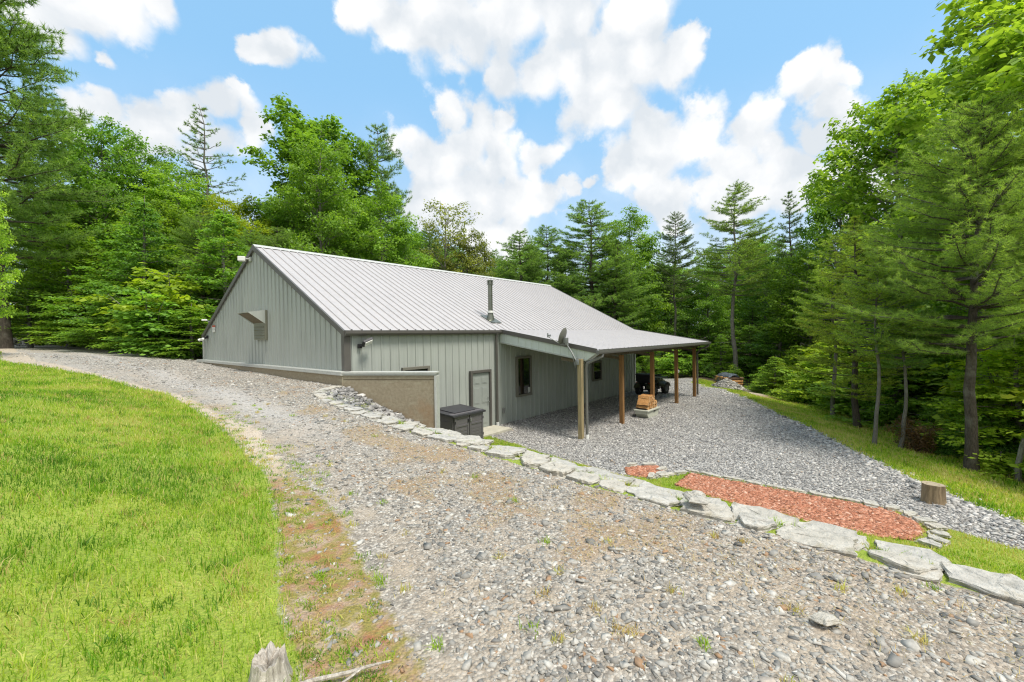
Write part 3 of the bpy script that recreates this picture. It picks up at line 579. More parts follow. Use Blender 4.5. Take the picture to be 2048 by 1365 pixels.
M['ventp'] = simple('vent_olive_paint', (.19, .19, .14), .5, var=.08)
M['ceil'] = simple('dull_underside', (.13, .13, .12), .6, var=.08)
bld = empty('metal_building', (0, 0, 0), 0, 'long sage green metal building with pale ribbed roof and open porch', 'building')
V, F = sheet(ribs(.0, WID, start=.15), lambda u, h: (0 - h, u, 2.45), lambda u, h: (0 - h, u, HE - .04 + min(u, WID - u) * SLP))
V2 = [v for v in V]
def split_gable():
    pr = ribs(.0, WID, start=.15); pr = sorted(pr + [(WID / 2, 0)])
    return sheet(pr, lambda u, h: (-h, u, 2.45), lambda u, h: (-h, u, HE - .04 + min(u, WID - u) * SLP))
V, F = split_gable(); mb = MB(); mb.raw(V, F); gw = mb.done('gable_wall', M['siding'], bld); gw['label'] = 'tall gable wall of grey green ribbed panels with dark streaks'
V, F = sheet(ribs(0, LEN, start=.2), lambda u, h: (u, -h, -.15), lambda u, h: (u, -h, HE - .05)); mb = MB(); mb.raw(V, F); mb.done('side_wall', M['siding'], bld)
mb = MB(); mb.box((LEN, WID / 2, 1.75), (.05, WID - .1, 3.6)); mb.prism([(.05, 3.55), (WID - .05, 3.55), (WID / 2, HR - .1)], 0, LEN - .03, LEN + .02); mb.done('far_gable_wall', M['siding'], bld)
mb = MB(); mb.box((LEN / 2, WID, 1.75), (LEN - .1, .05, 3.6)); mb.done('rear_wall', M['siding'], bld)
rp = ribs(-.05, LEN + .05, h=.036, start=.22)
V, F = sheet(rp, lambda u, h: (u, -.06, HE - .06 * SLP + h), lambda u, h: (u, WID / 2, HR + h)); mb = MB(); mb.raw(V, F)
V, F = sheet([(a, 0) for a, b in rp[::6]] + [(LEN + .05, 0)], lambda u, h: (u, -.06, HE - .09), lambda u, h: (u, WID / 2, HR - .06)); mb.raw(V, F); roof = mb.done('roof', M['roof'], bld)
V, F = sheet(rp, lambda u, h: (u, WID + .06, HE - .06 * SLP + h), lambda u, h: (u, WID / 2, HR + h)); mb = MB(); mb.raw(V, F); mb.done('roof', M['roof'], bld)
mb = MB(); mb.prism([(WID / 2 - .16, HR - .05), (WID / 2, HR + .055), (WID / 2 + .16, HR - .05), (WID / 2, HR + .04)], 0, -.07, LEN + .07); mb.done('ridge_cap', M['cap'], roof)
for s_ in (0, 1):
    y0, y1 = (-.1, WID / 2) if s_ == 0 else (WID + .1, WID / 2)
    for xa in (-.09, LEN + .03):
        mb = MB(); za = HE - .1 * SLP; mb.prism([(y0, za + .01), (y1, HR + .02), (y1, HR - .16), (y0, za - .15)], 0, xa, xa + .06); mb.done('rake_trim', M['trim'], bld)
mb = MB(); mb.prism([(-.19, HE - .03), (-.19, HE - .11), (-.15, HE - .17), (-.04, HE - .17), (-.04, HE - .02)], 0, -.07, PX - .05); mb.done('gutter', M['trim'], bld)
mb = MB(); mb.box((.04, -.037, 3.0), (.19, .02, 1.06)); mb.box((-.037, .045, 3.0), (.02, .15, 1.06)); mb.done('corner_trim', M['trim'], bld)
mb = MB(); mb.box((-.03, WID - .02, 2.98), (.09, .10, 1.05)); mb.done('corner_trim', M['cap'], bld)
mb = MB(); mb.box((LEN - .02, -.04, 1.7), (.12, .06, 3.5)); mb.done('corner_trim', M['siding'], bld)
# foundation under the gable
mb = MB(); mb.box((-.09, 6.1, 1.1), (.24, 12.6, 2.66)); fo_ = mb.done('foundation', M['concrete'], bld)
mb = MB(); mb.box((-.105, 6.1, 2.475), (.29, 12.66, .05), bev=.008); mb.box((-.16, 6.1, 2.425), (.20, 12.64, .045), bev=.006); mb.done('cap_flashing', M['cap'], fo_)
# vent hood
mb = MB(); mb.box((-.06, 5.56, 3.87), (.10, .98, 1.02), bev=.01); vh = mb.done('vent_hood', M['ventp'], bld)
mb = MB(); mb.raw([(-.1, 5.07, 4.38), (-.1, 6.06, 4.38), (-.62, 6.06, 4.30), (-.62, 5.07, 4.30), (-.1, 5.07, 4.35), (-.1, 6.06, 4.35), (-.60, 6.06, 4.275), (-.60, 5.07, 4.275)], [(0, 1, 2, 3), (7, 6, 5, 4), (0, 3, 7, 4), (3, 2, 6, 7), (2, 1, 5, 6)])
for yy in (5.05, 6.06): mb.prism([(-.1, 4.385), (-.63, 4.29), (-.1, 3.91)], 1, yy, yy + .02)
mb.done('hood', M['siding'], vh)
mb = MB(); mb.prism([(-.115, 4.33), (-.57, 4.265), (-.115, 3.95)], 1, 5.075, 6.055); mb.done('hood_shade_wedge', M['beam'], vh)  # dark wedge put in for the shade under the hood
mb = MB(); [mb.box((-.115, 5.56, 3.45 + k * .09), (.02, .86, .06), rot=Matrix.Rotation(.5, 4, 'Y')) for k in range(5)]; mb.done('louvre', M['ventp'], vh)
# small fittings on the gable
mb = MB(); mb.box((-.05, 6.42, 6.28), (.06, .16, .16), bev=.01); mb.cyl((-.06, 6.42, 6.28), (-.16, 6.52, 6.30), .022, n=8); al = mb.done('security_lamp', M['cap'], bld)
mb = MB(); mb.box((-.24, 6.66, 6.30), (.24, .22, .17), rz=-.5, bev=.02); mb.done('lamp_head', M['white'], al)
mb = MB(); mb.box((-.05, 11.30, 4.16), (.05, .12, .08), bev=.01); mb.cyl((-.05, 11.3, 4.18), (-.14, 11.40, 4.22), .016, n=8); sl2 = mb.done('security_camera', M['steel'], bld)
mb = MB(); mb.box((-.18, 11.43, 4.24), (.20, .09, .07), rz=-.4, bev=.015); mb.done('camera_housing', M['white'], sl2)
mb = MB(); mb.box((-.05, 11.62, 3.50), (.06, .12, .14), bev=.01); mb.cyl((-.08, 11.62, 3.5), (-.22, 11.50, 3.42), .03, .05, n=12); mb.cyl((-.08, 11.62, 3.46), (-.24, 11.72, 3.40), .03, .05, n=12); fl = mb.done('twin_floodlight', M['black'], bld)
mb = MB(); mb.cyl((-.22, 11.50, 3.42), (-.29, 11.45, 3.38), .055, .06, n=14); mb.done('lens', M['lens'], fl)
mb = MB(); mb.cyl((-.24, 11.72, 3.40), (-.32, 11.77, 3.36), .055, .06, n=14); mb.done('lens', M['lens'], fl)
t = MT('notice_paint'); sp = t.n('ShaderNodeSeparateXYZ'); t.l(t.tc.outputs['Object'], sp.inputs[0]); zz = t.math('SUBTRACT', sp.outputs[2], 3.70)
st_ = t.math('FRACT', t.math('MULTIPLY', zz, 17.0)); rows = t.math('MULTIPLY', t.math('GREATER_THAN', st_, .62), t.math('GREATER_THAN', t.noise(60, 1, .5, sc3=(1, 1, .1)), .45))
cc_ = t.mix(rows, (.75, .74, .70), (.25, .24, .23)); cc_ = t.mix(t.math('GREATER_THAN', zz, .21), cc_, (.45, .07, .04)); t.set('Base Color', cc_).set('Roughness', .5)
mb = MB(); mb.box((-.045, 10.70, 3.84), (.012, .36, .30), bev=.003); mb.done('warning_sign', t.m, bld)
# floodlight on the side wall
mb = MB(); mb.box((.40, -.06, 3.16), (.12, .06, .12), bev=.01); mb.tube([(.40, -.08, 3.16), (.43, -.16, 3.17), (.46, -.2, 3.22)], .03, 8); mb.box((.52, -.25, 3.27), (.30, .08, .20), rot=Matrix.Rotation(-.35, 4, 'Y') @ Matrix.Rotation(.75, 4, 'X'), bev=.015); fl = mb.done('floodlight', M['black'], bld)
mb = MB(); mb.box((.535, -.285, 3.245), (.24, .03, .14), rot=Matrix.Rotation(-.35, 4, 'Y') @ Matrix.Rotation(.75, 4, 'X'), bev=.01); mb.done('lens', M['lens'], fl)
# windows
M['winframe'] = simple('window_frame_paint', (.175, .165, .135), .5, var=.05)
def window(x0, x1, z0, z1, sash=True):
    mb = MB(); w_ = .085; yb = -.055
    mb.box(((x0 + x1) / 2, yb, z1 - w_ / 2), (x1 - x0, .09, w_), bev=.006); mb.box(((x0 + x1) / 2, yb - .005, z0 + w_ / 2), (x1 - x0, .10, w_), bev=.006)
    for xx in (x0 + w_ / 2, x1 - w_ / 2): mb.box((xx, yb, (z0 + z1) / 2), (w_, .088, z1 - z0 - 2 * w_), bev=.006)
    f = mb.done('window', M['winframe'], bld)
    mb = MB(); mb.box(((x0 + x1) / 2, -.040, (z0 + z1) / 2), (x1 - x0 - 2 * w_, .012, z1 - z0 - 2 * w_)); mb.done('pane', M['glass'], f)
    if sash:
        mb = MB(); mb.box(((x0 + x1) / 2, -.052, (z0 + z1) / 2), (x1 - x0 - 2 * w_, .025, .04)); mb.done('sash', M['winframe'], f)
    return f
o = window(7.17, 8.14, .93, 2.54, False); o['label'] = 'tall window beside the downspout under the porch'
mb = MB(); mb.box((7.98, -.055, 1.15), (.14, .012, .22)); mb.done('pane_reflection', M['cap'], o)  # pale plate standing in for a reflection in the pane
window(13.22, 14.14, 1.0, 2.0); window(1.78, 2.81, 1.35, 2.47)
# door
mb = MB(); xa, xb, zt = 4.60, 5.66, 2.16
for xx in (xa + .045, xb - .045): mb.box((xx, -.07, zt / 2), (.09, .10, zt), bev=.005)
mb.box(((xa + xb) / 2, -.071, zt - .045), (xb - xa - .18, .10, .09), bev=.005); df = mb.done('door_frame', M['trim'], bld)
mb = MB(); cx_ = (xa + xb) / 2; mb.box((cx_, -.045, 1.04), (.87, .03, 2.02))
for i, sx in enumerate((-.2, .2)):
    for z0, z1 in ((.2, .82), (.95, 1.55), (1.66, 1.92)):
        for (a, b, c_, d_) in ((sx, (z0 + z1) / 2, .30, z1 - z0),):
            mb.box((cx_ + a, -.063, b), (c_, .008, d_), bev=.003); mb.box((cx_ + a, -.068, b), (c_ - .07, .012, d_ - .07), bev=.005)
dr = mb.done('door', M['door'], bld)
mb = MB(); mb.lathe([(0, -.13), (.025, -.13), (.03, -.11), (.015, -.09), (.015, -.06), (.03, -.06)], (xb - .16, 0, .98), 'Y', 14); mb.done('door_knob', M['steel'], dr)
mb = MB(); mb.lathe([(0, -.09), (.022, -.09), (.022, -.06)], (xb - .16, 0, 1.12), 'Y', 14); mb.done('deadbolt', M['steel'], dr)
# flue
mb = MB(); fx, fy = 6.63, .79; fz = HE + fy * SLP; mb.cyl((fx, fy, fz - .1), (fx, fy, 5.42), .092, n=24, cap=False); mb.cyl((fx, fy, 4.98), (fx, fy, 5.01), .097, n=24); fp = mb.done('flue_pipe', M['galv'], bld, True)
mb = MB(); mb.lathe([(.092, 0), (.128, .01), (.128, .03), (.105, .03), (.105, .15), (.128, .15), (.132, .18), (.08, .20), (0, .205)], (fx, fy, 5.40), 'Z', 24)
for k in range(8): a = k * math.pi / 4; mb.box((fx + .120 * math.cos(a), fy + .120 * math.sin(a), 5.49), (.012, .03, .13), rz=a)
mb.done('flue_cap', M['galv'], fp)
mb = MB(); mb.lathe([(.092, .02), (.14, -.06), (.14, -.075), (.10, -.04)], (fx, fy, 4.36), 'Z', 24); mb.done('storm_collar', M['cap'], fp, True)
mb = MB(); V, F = tube(np.array([(fx, fy, 3.86), (fx, fy, 3.98), (fx, fy, 4.28)]), np.array([.20, .165, .105]), 24); mb.raw(V, F); mb.box((fx, fy - .02, fz + .032), (.6, .7, .012), rot=Matrix.Rotation(math.atan(SLP), 4, 'X')); mb.done('roof_boot', M['galv'], fp, True)
# ---- porch
ps = (HE - PZ) / (-PY)
prp = ribs(PX - .04, LEN + .06, h=.014, start=.2)
V, F = sheet(prp, lambda u, h: (u, PY, PZ + h), lambda u, h: (u, -.05, HE - .05 * ps + h)); mb = MB(); mb.raw(V, F)
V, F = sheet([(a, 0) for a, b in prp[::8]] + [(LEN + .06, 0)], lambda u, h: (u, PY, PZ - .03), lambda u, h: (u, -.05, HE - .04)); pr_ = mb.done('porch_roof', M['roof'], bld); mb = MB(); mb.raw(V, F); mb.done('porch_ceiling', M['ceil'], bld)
for xa in (PX - .08, LEN + .05):
    mb = MB(); mb.prism([(-.14, HE + .0), (PY - .02, PZ + .035), (PY - .02, PZ - .115), (-.14, HE - .15)], 0, xa, xa + .05); mb.done('rake_trim', M['trim'], bld)
mb = MB(); mb.prism([(PY - .13, PZ - .0), (PY - .12, PZ - .09), (PY - .08, PZ - .14), (PY + .0, PZ - .14), (PY + .0, PZ - .01), (PY - .115, PZ - .03)], 0, PX - .09, LEN + .10); pg = mb.done('porch_gutter', M['gutter'], bld)
yl = lambda y: HE - .14 - ps * (-y)
zb = lambda y: 3.15 - .158 * (-y)
pr = [(u, h) for u, h in ribs(-3.78, -.03, start=.1)]
V, F = sheet(pr, lambda u, h: (PX - .03 - h * .6, u, zb(u)), lambda u, h: (PX - .03 - h * .6, u, yl(u) + .02)); mb = MB(); mb.raw(V, F); mb.raw([(PX - .03, -3.78, zb(-3.78)), (PX - .03, -4.12, PZ - .12), (PX - .03, -3.78, PZ - .02)], [(0, 1, 2)])
mb.raw([(PX - .03, -3.78, zb(-3.78)), (PX + .3, -3.78, zb(-3.78)), (PX + .3, -4.12, PZ - .12), (PX - .03, -4.12, PZ - .12)], [(0, 1, 2, 3)]); mb.done('porch_fascia', M['fascia'], bld)
mb = MB(); mb.prism([(-3.78, zb(-3.78) - .03), (-.03, zb(-.03) - .03), (-.03, zb(-.03) + .01), (-3.78, zb(-3.78) + .01)], 0, PX - .06, PX + .10); mb.done('fascia_trim', M['siding'], bld)
PXS = (6.03, 9.0, 11.94, 14.88, 17.6)
for i, xx in enumerate(PXS):
    mb = MB(); mb.box((xx + .075, -3.62, 1.27), (.15, .145, 2.66), bev=.008); o = mb.done('porch_post', M['post_old'] if i == 0 else M['post'], bld)
    if i == 0: o['label'] = 'weathered grey timber post carrying the dish'
    mb = MB(); z1 = HE - .22; mb.prism([(-.06, z1), (-3.9, PZ - .10), (-3.9, PZ - .25), (-.06, z1 - .16)], 0, xx + (.34 if i == 0 else .16), xx + (.39 if i == 0 else .21)); mb.prism([(-2.7, zb(-2.7) - .2), (-3.56, 2.42), (-3.56, 2.52), (-2.7, zb(-2.7) - .1)], 0, xx + (.36 if i == 0 else .05), xx + (.41 if i == 0 else .10)); mb.done('rafter', M['beam'], bld)
mb = MB(); mb.box((PX + 6.0, -3.62, 2.71), (11.9, .07, .20)); mb.done('porch_beam', M['beam'], bld)
for k in range(4):
    y_ = -.8 - k * .8; mb = MB(); mb.box((PX + 6.05, y_, HE - .12 - ps * -y_), (11.9, .05, .09)); mb.done('purlin', M['beam'], bld)
def spout(pts, foot=None, mat='trim'):
    mb = MB(); mb.tube(pts, .048, 8); o = mb.done('downspout', M[mat], bld, True)
    if foot: mb = MB(); mb.cyl(foot, (foot[0], foot[1], foot[2] + .17), .065, .055, n=12); mb.done('drain_adapter', M['white'], o)
spout([(5.98, -.15, 3.5), (5.98, -.12, 3.4), (5.98, -.09, 3.3), (5.98, -.09, .12)], (5.98, -.10, -.02))
spout([(6.55, -4.2, 2.78), (6.5, -4.2, 2.68), (6.34, -4.02, 2.58), (6.24, -3.80, 2.46), (6.24, -3.76, 2.3), (6.25, -3.76, .14)], (6.25, -3.76, -.03), 'gutter')
spout([(18.2, -4.2, 2.78), (18.15, -4.18, 2.66), (17.95, -3.85, 2.52), (17.86, -3.72, 2.3), (17.86, -3.72, .1)])
mb = MB(); mb.box((6.36, -.07, .52), (.10, .07, .20), bev=.01); mb.done('outlet_box', M['steel'], bld)
mb = MB(); mb.box((14.97, -3.72, 1.55), (.06, .05, .13), bev=.01); mb.done('outlet_box', M['white'], bld)
# ---- concrete wing
wing = empty('retaining_wall', (0, 0, 0), 0, 'stained concrete wing wall with pale flashing running out from the gable corner', 'retaining wall')
wd = WING_B - WING_A; wl_ = np.linalg.norm(wd); e1 = wd / wl_; e2 = np.array([-e1[1], e1[0]]); mid = (WING_A + WING_B) / 2 + e2 * .11; ang = math.atan2(e1[1], e1[0])
mb = MB(); mb.box((mid[0], mid[1], .95), (wl_, .2, 2.94), rz=ang); wc = mb.done('wall_body', M['concrete'], wing)
mb = MB(); mb.box((mid[0] + e1[0] * .03, mid[1] + e1[1] * .03, 2.475), (wl_ + .06, .28, .05), rz=ang, bev=.008); mb.box((mid[0] + e1[0] * .02, mid[1] + e1[1] * .02, 2.428), (wl_ + .04, .25, .042), rz=ang, bev=.006); mb.done('cap_flashing', M['cap'], wing)
q = WING_B + e2 * .11 + e1 * .03; mb = MB(); mb.box((q[0], q[1], 1.1), (.06, .26, 2.60), rz=ang, bev=.006); mb.done('end_trim', M['cap'], wing)
mb = MB()
for u_, z_ in ((.35, 2.2), (.95, 2.2), (1.55, 2.2), (2.1, 2.2), (.6, 1.95)):
    q = WING_A + e1 * u_ - e2 * -.005; mb.cyl((q[0] + e2[0] * .006, q[1] + e2[1] * .006, z_), (q[0] - e2[0] * -.02, q[1] + e2[1] * .02, z_), .022, n=10)
mb.box(tuple(((WING_A + WING_B) / 2 + e2 * .008)) + (2.30,), (wl_ - .04, .006, .012), rz=ang); mb.done('formwork_marks', simple('formwork_dark', (.09, .07, .04), .9), wc)  # round marks and a thin line in one dark brown
# ---- door step
mb = MB(); mb.box((5.03, -.53, .035), (1.5, .9, .09), bev=.012); tag(mb.done('concrete_slab', M['slab']), 'flat pale concrete slab on the ground below the door', 'door slab')
# ---- storage shed
sx0, sx1, sy0, sy1, sh_ = 2.72, 4.06, -1.24, -.14, 1.04
shd = empty('storage_shed', ((sx0 + sx1) / 2, (sy0 + sy1) / 2, 0), 0, 'low taupe plastic storage shed with a dark lid between wing wall and door', 'storage shed')
o_ = Vector(shd.location)
def sloc(mb, name, mat, par=shd): 
    ob = mb.done(name, mat, par); ob.data.transform(Matrix.Translation(-o_)); return ob
cxs, cys = (sx0 + sx1) / 2, (sy0 + sy1) / 2
mb = MB(); mb.box((cxs, cys + .02, .50), (sx1 - sx0 - .05, sy1 - sy0 - .07, 1.04), bev=.02)
for z_ in (.34, .66): mb.box((sx0 + .022, cys, z_), (.012, .86, .26), bev=.004)
for z_ in (.12, .28, .44, .6, .76): mb.box((cxs, sy0 + .05, z_), (sx1 - sx0 - .1, .012, .015))
body = sloc(mb, 'body', M['shed'])
mb = MB(); V = [(sx0 - .03, sy0 - .05, 1.00), (sx1 + .03, sy0 - .05, 1.00), (sx1 + .03, sy1 + .03, 1.08), (sx0 - .03, sy1 + .03, 1.08)]
mb.raw(V + [(a, b, c - .055) for a, b, c in V], [(0, 1, 2, 3), (7, 6, 5, 4), (0, 4, 5, 1), (1, 5, 6, 2), (2, 6, 7, 3), (3, 7, 4, 0)])
mb.box((cxs, cys, 1.056), (.9, .75, .02), rot=Matrix.Rotation(.06, 4, 'X'), bev=.008); sloc(mb, 'lid', M['lid'])
for s_ in (-1, 1):
    mb = MB(); xc = cxs + s_ * .315; yf = sy0 + .02
    mb.box((xc, yf, .49), (.60, .035, .92), bev=.008)
    for (dx, dz, ww, hh) in ((-.265, 0, .07, .92), (.265, 0, .07, .92), (0, .42, .46, .075), (0, .16, .46, .06), (0, -.42, .46, .075)): mb.box((xc + dx, yf - .02, .49 + dz), (ww - .002, .022, hh), bev=.006)
    for k in range(5): mb.box((xc, yf - .017, .13 + k * .095), (.44, .008, .07), bev=.004)
    d_ = sloc(mb, 'door', M['shed'])
    mb = MB(); mb.box((cxs + s_ * .05, yf - .04, .78), (.05, .03, .10), bev=.008); sloc(mb, 'latch', M['steel'] if s_ > 0 else M['black'], d_)
    for z_ in (.25, .78): mb = MB(); mb.box((cxs + s_ * .60, yf - .035, z_), (.03, .02, .08)); sloc(mb, 'hinge', M['black'], d_)
# ---- dish
ds = empty('satellite_dish', (6.05, -3.48, 2.55), 0, 'small grey satellite dish on a bent mast at the first porch post', 'satellite dish'); do = Vector(ds.location)
def dl(mb, name, mat, par=ds, sm=True):
    ob = mb.done(name, mat, par, sm); ob.data.transform(Matrix.Translation(-do)); return ob
mb = MB(); mb.tube([(6.0, -3.56, 2.50), (5.99, -3.50, 2.60), (5.97, -3.36, 2.85), (5.96, -3.24, 3.02), (5.96, -3.22, 3.16)], .024, 10); mb.tube([(6.0, -3.5, 2.32), (5.98, -3.38, 2.83)], .012, 6); mb.box((6.0, -3.57, 2.50), (.05, .12, .18), bev=.01); dl(mb, 'mast', M['steel'])
nrm = Vector((-.12, .93, .33)).normalized(); q = nrm.to_track_quat('Z', 'Y').to_matrix().to_4x4(); dc = Vector((5.93, -3.12, 3.33))
mb = MB(); mb.lathe([(0, 0), (.09, .007), (.17, .026), (.235, .052), (.25, .062), (.255, .056), (.235, .040), (.17, .014), (.09, -.006), (0, -.012)], (0, 0, 0), 'Z', 32); mb.bm.transform(Matrix.Translation(dc) @ q @ Matrix.Diagonal((1.0, 1.14, 1, 1))); dl(mb, 'reflector', M['dish'])
mb = MB(); mb.box(tuple(dc - nrm * .07 + Vector((0, 0, -.10))), (.12, .13, .17), bev=.015); mb.box((5.96, -3.20, 3.10), (.11, .09, .10), bev=.015); dl(mb, 'bracket', M['steel'])
fe = Vector((5.80, -2.56, 3.40)); mb = MB(); mb.tube([(5.95, -3.12, 3.05), (5.92, -3.0, 3.08), tuple(fe + Vector((.01, -.03, -.08)))], .014, 8); dl(mb, 'feed_arm', M['steel'])
mb = MB(); mb.cyl(tuple(fe + Vector((0, 0, -.02))), tuple(fe + Vector((.03, -.1, -.03))), .03, .036, n=12); mb.cyl(tuple(fe + Vector((0, 0, -.09))), tuple(fe + Vector((0, 0, .05))), .022, n=10); dl(mb, 'feed_horn', M['steel'])
# ---- tool chest and firewood under the porch
tc0 = empty('tool_chest', (11.1, -3.75, 0), 0, 'pale metal truck tool chest on the gravel under the porch carrying firewood', 'tool chest')
mb = MB(); mb.prism([(-.60, .27), (.60, .27), (.60, .17), (.44, .0), (-.44, .0), (-.60, .17)], 1, -.26, .24); mb.done('body', M['box'], tc0)
mb = MB(); mb.box((0, -.01, .295), (1.30, .60, .055), bev=.012); mb.done('lid', M['box'], tc0)
mb = MB(); mb.box((.12, -.275, .22), (.16, .025, .05), bev=.008); mb.done('latch', M['black'], tc0)
rr = random.Random(5)
def log(x, y, z, r, ln, ry, wide, nm='firewood_log', lab=None, grp='split logs stacked on the tool chest'):
    prof = {0: [(-1, -.7), (1, -.8), (.9, .5), (.1, .95), (-.9, .6)], 1: [(-1, -.8), (1, -.6), (.2, 1)], 2: [(-1, -.5), (-.2, -.9), (1, -.4), (.6, .8), (-.6, .7)]}[wide]
    n_ = len(prof); V = []; seg = 5
    for k in range(seg + 1):
        t_ = k / seg; u = (t_ - .5) * ln
        for a, b in prof: V.append((a * r * (1 + rr.uniform(-.10, .10)), u + (rr.uniform(-.015, .015) if k in (0, seg) else 0), b * r * (1 + rr.uniform(-.10, .10))))
    F = [(k * n_ + i, k * n_ + (i + 1) % n_, (k + 1) * n_ + (i + 1) % n_, (k + 1) * n_ + i) for k in range(seg) for i in range(n_)] + [tuple(range(n_))[::-1], tuple(range(seg * n_, seg * n_ + n_))]
    mb = MB(); mb.raw(V, F); bmesh.ops.recalc_face_normals(mb.bm, faces=mb.bm.faces)
    mb.bm.faces.ensure_lookup_table(); me = bpy.data.meshes.new(nm)
    for f in mb.bm.faces: f.material_index = 1 if len(f.verts) == n_ and abs(f.normal.y) > .8 and n_ != 4 else (2 if f.normal.z < -.3 else 0)
    mb.bm.to_mesh(me); mb.bm.free(); [me.materials.append(M[k]) for k in ('split', 'logend', 'splitbark')]
    o = link(nm, me, None, (x, y, z)); o.rotation_euler = (rr.uniform(-.04, .04), rr.uniform(-.5, .5) if ry is None else ry, rr.uniform(-.08, .08))
    return tag(o, lab or 'split orange brown firewood log in the stack on the tool chest', 'firewood log', grp)
k = 0
for row, (n_, z_) in enumerate(((5, .41), (5, .54), (4, .67), (3, .79))):
    for i in range(n_):
        x_ = 11.08 + (i - (n_ - 1) / 2) * .195 + rr.uniform(-.01, .01); lab = None
        if row == 3: lab = ('leftmost log of the top row of the firewood on the tool chest', 'middle log of the top row of the firewood on the tool chest', 'rightmost log of the top row of the firewood on the tool chest')[i]
        log(x_, -3.75 + rr.uniform(-.03, .03), z_, .088, .46, None, k % 3, lab=lab); k += 1
# ---- quad bike
atv = empty('quad_bike', (17.45, -1.42, 0), R(-8), 'black and olive quad bike with a rear cargo box parked under the porch', 'quad bike')
def wheel(x, y, r=.30, wd_=.22):
    e = MB(); pr = [(r * .55, -wd_ / 2), (r * .82, -wd_ / 2), (r * .96, -wd_ * .38), (r, -wd_ * .2), (r, wd_ * .2), (r * .96, wd_ * .38), (r * .82, wd_ / 2), (r * .55, wd_ / 2)]
    e.lathe(pr, (0, 0, 0), 'Y', 28)
    for k in range(20):
        a = k * 2 * math.pi / 20
        for s_ in (-1, 1): e.box((r * .99 * math.cos(a + .08 * s_), s_ * wd_ * .24, r * .99 * math.sin(a + .08 * s_)), (.03, wd_ * .42, .035), rot=Matrix.Rotation(-a, 4, 'Y'))
    o = e.done('wheel', M['rubber'], atv); o.location = (x, y, r)
    e = MB(); s_ = -1 if y < 0 else 1; e.lathe([(r * .56, -wd_ * .4), (r * .5, -wd_ * .38), (r * .46, 0), (r * .15, wd_ * .1 * s_), (0, wd_ * .14 * s_)], (0, 0, 0), 'Y', 24); e.lathe([(r * .56, wd_ * .4), (r * .5, wd_ * .38), (r * .46, 0)], (0, 0, 0), 'Y', 24); e.done('rim', M['steel'], o, True)
for x_, y_ in ((-.62, .44), (-.62, -.44), (.62, .43), (.62, -.43)): wheel(x_, y_)
mb = MB(); mb.box((0, 0, .42), (1.15, .30, .22), bev=.05); mb.box((0, 0, .30), (.7, .55, .06), bev=.02); mb.cyl((-.62, -.36, .30), (-.62, .36, .30), .035); mb.cyl((.62, -.36, .30), (.62, .36, .30), .03); mb.box((0, 0, .55), (.5, .30, .2), bev=.06)
for s_ in (-1, 1): mb.cyl((-.62, s_ * .28, .32), (-.5, s_ * .2, .66), .03); mb.cyl((.62, s_ * .28, .32), (.5, s_ * .2, .7), .03)
mb.done('chassis', M['black'], atv)
for s_ in (-1, 1):
    for xc, nm in ((-.62, 'rear_fender'), (.62, 'front_fender')):
        V, F = [], []; n_ = 9
        for i in range(n_):
            a = math.pi * (.08 + .84 * i / (n_ - 1)); 
            for yy, rr_ in ((.20, .40), (.40, .405), (.57, .37)): V.append((xc + rr_ * 1.05 * math.cos(a), s_ * yy, .30 + rr_ * math.sin(a) + (.02 if yy < .3 else 0)))
        F = [(i * 3 + j, (i + 1) * 3 + j, (i + 1) * 3 + j + 1, i * 3 + j + 1) for i in range(n_ - 1) for j in range(2)]
        mb = MB(); mb.raw(V, F); bmesh.ops.solidify(mb.bm, geom=mb.bm.faces[:], thickness=.015); mb.done(nm, M['camo'], atv, True)
mb = MB(); mb.prism([(.28, .62), (.50, .88), (.72, .86), (1.02, .70), (1.04, .56), (.4, .52)], 1, -.22, .22); bmesh.ops.bevel(mb.bm, geom=mb.bm.edges[:], offset=.04, segments=2, affect='EDGES'); hd = mb.done('front_body', M['camo'], atv, True)
for s_ in (-1, 1): mb = MB(); mb.cyl((1.0, s_ * .17, .68), (1.05, s_ * .17, .67), .06, n=14); mb.done('headlight', M['lens'], atv)
mb = MB(); mb.prism([(-.42, .66), (-.40, .80), (-.1, .77), (.2, .78), (.34, .86), (.34, .62)], 1, -.16, .16); bmesh.ops.bevel(mb.bm, geom=mb.bm.edges[:], offset=.04, segments=2, affect='EDGES'); mb.done('seat', M['black'], atv, True)
mb = MB(); mb.tube([(.42, 0, .85), (.36, 0, 1.0), (.33, -.12, 1.07), (.24, -.30, 1.10), (.18, -.42, 1.08)], .015, 8); mb.tube([(.36, 0, 1.0), (.33, .12, 1.07), (.24, .30, 1.10), (.18, .42, 1.08)], .015, 8); mb.cyl((.24, -.3, 1.1), (.18, -.43, 1.08), .024); mb.cyl((.24, .3, 1.1), (.18, .43, 1.08), .024); mb.box((.38, 0, 1.02), (.14, .18, .08), bev=.02); mb.done('handlebar', M['black'], atv, True)
mb = MB()
for y_ in (-.34, -.17, 0, .17, .34): mb.cyl((.5, y_, .94), (1.0, y_, .90), .012, n=8)
for x_, z_ in ((.5, .94), (.75, .92), (1.0, .90)): mb.cyl((x_, -.4, z_), (x_, .4, z_), .013, n=8)
mb.cyl((.6, -.2, .8), (.6, -.3, .93), .012); mb.cyl((.6, .2, .8), (.6, .3, .93), .012); mb.done('front_rack', M['black'], atv, True)
mb = MB(); mb.box((-.74, 0, .93), (.56, .84, .40), bev=.05); mb.box((-.74, 0, .72), (.5, .7, .04)); mb.cyl((-.7, -.3, .6), (-.7, -.3, .75), .02); mb.cyl((-.7, .3, .6), (-.7, .3, .75), .02); cbx = mb.done('cargo_box', M['black'], atv, True)
mb = MB(); mb.box((-.74, 0, 1.15), (.60, .88, .055), bev=.02); mb.done('box_lid', M['lid'], cbx, True)
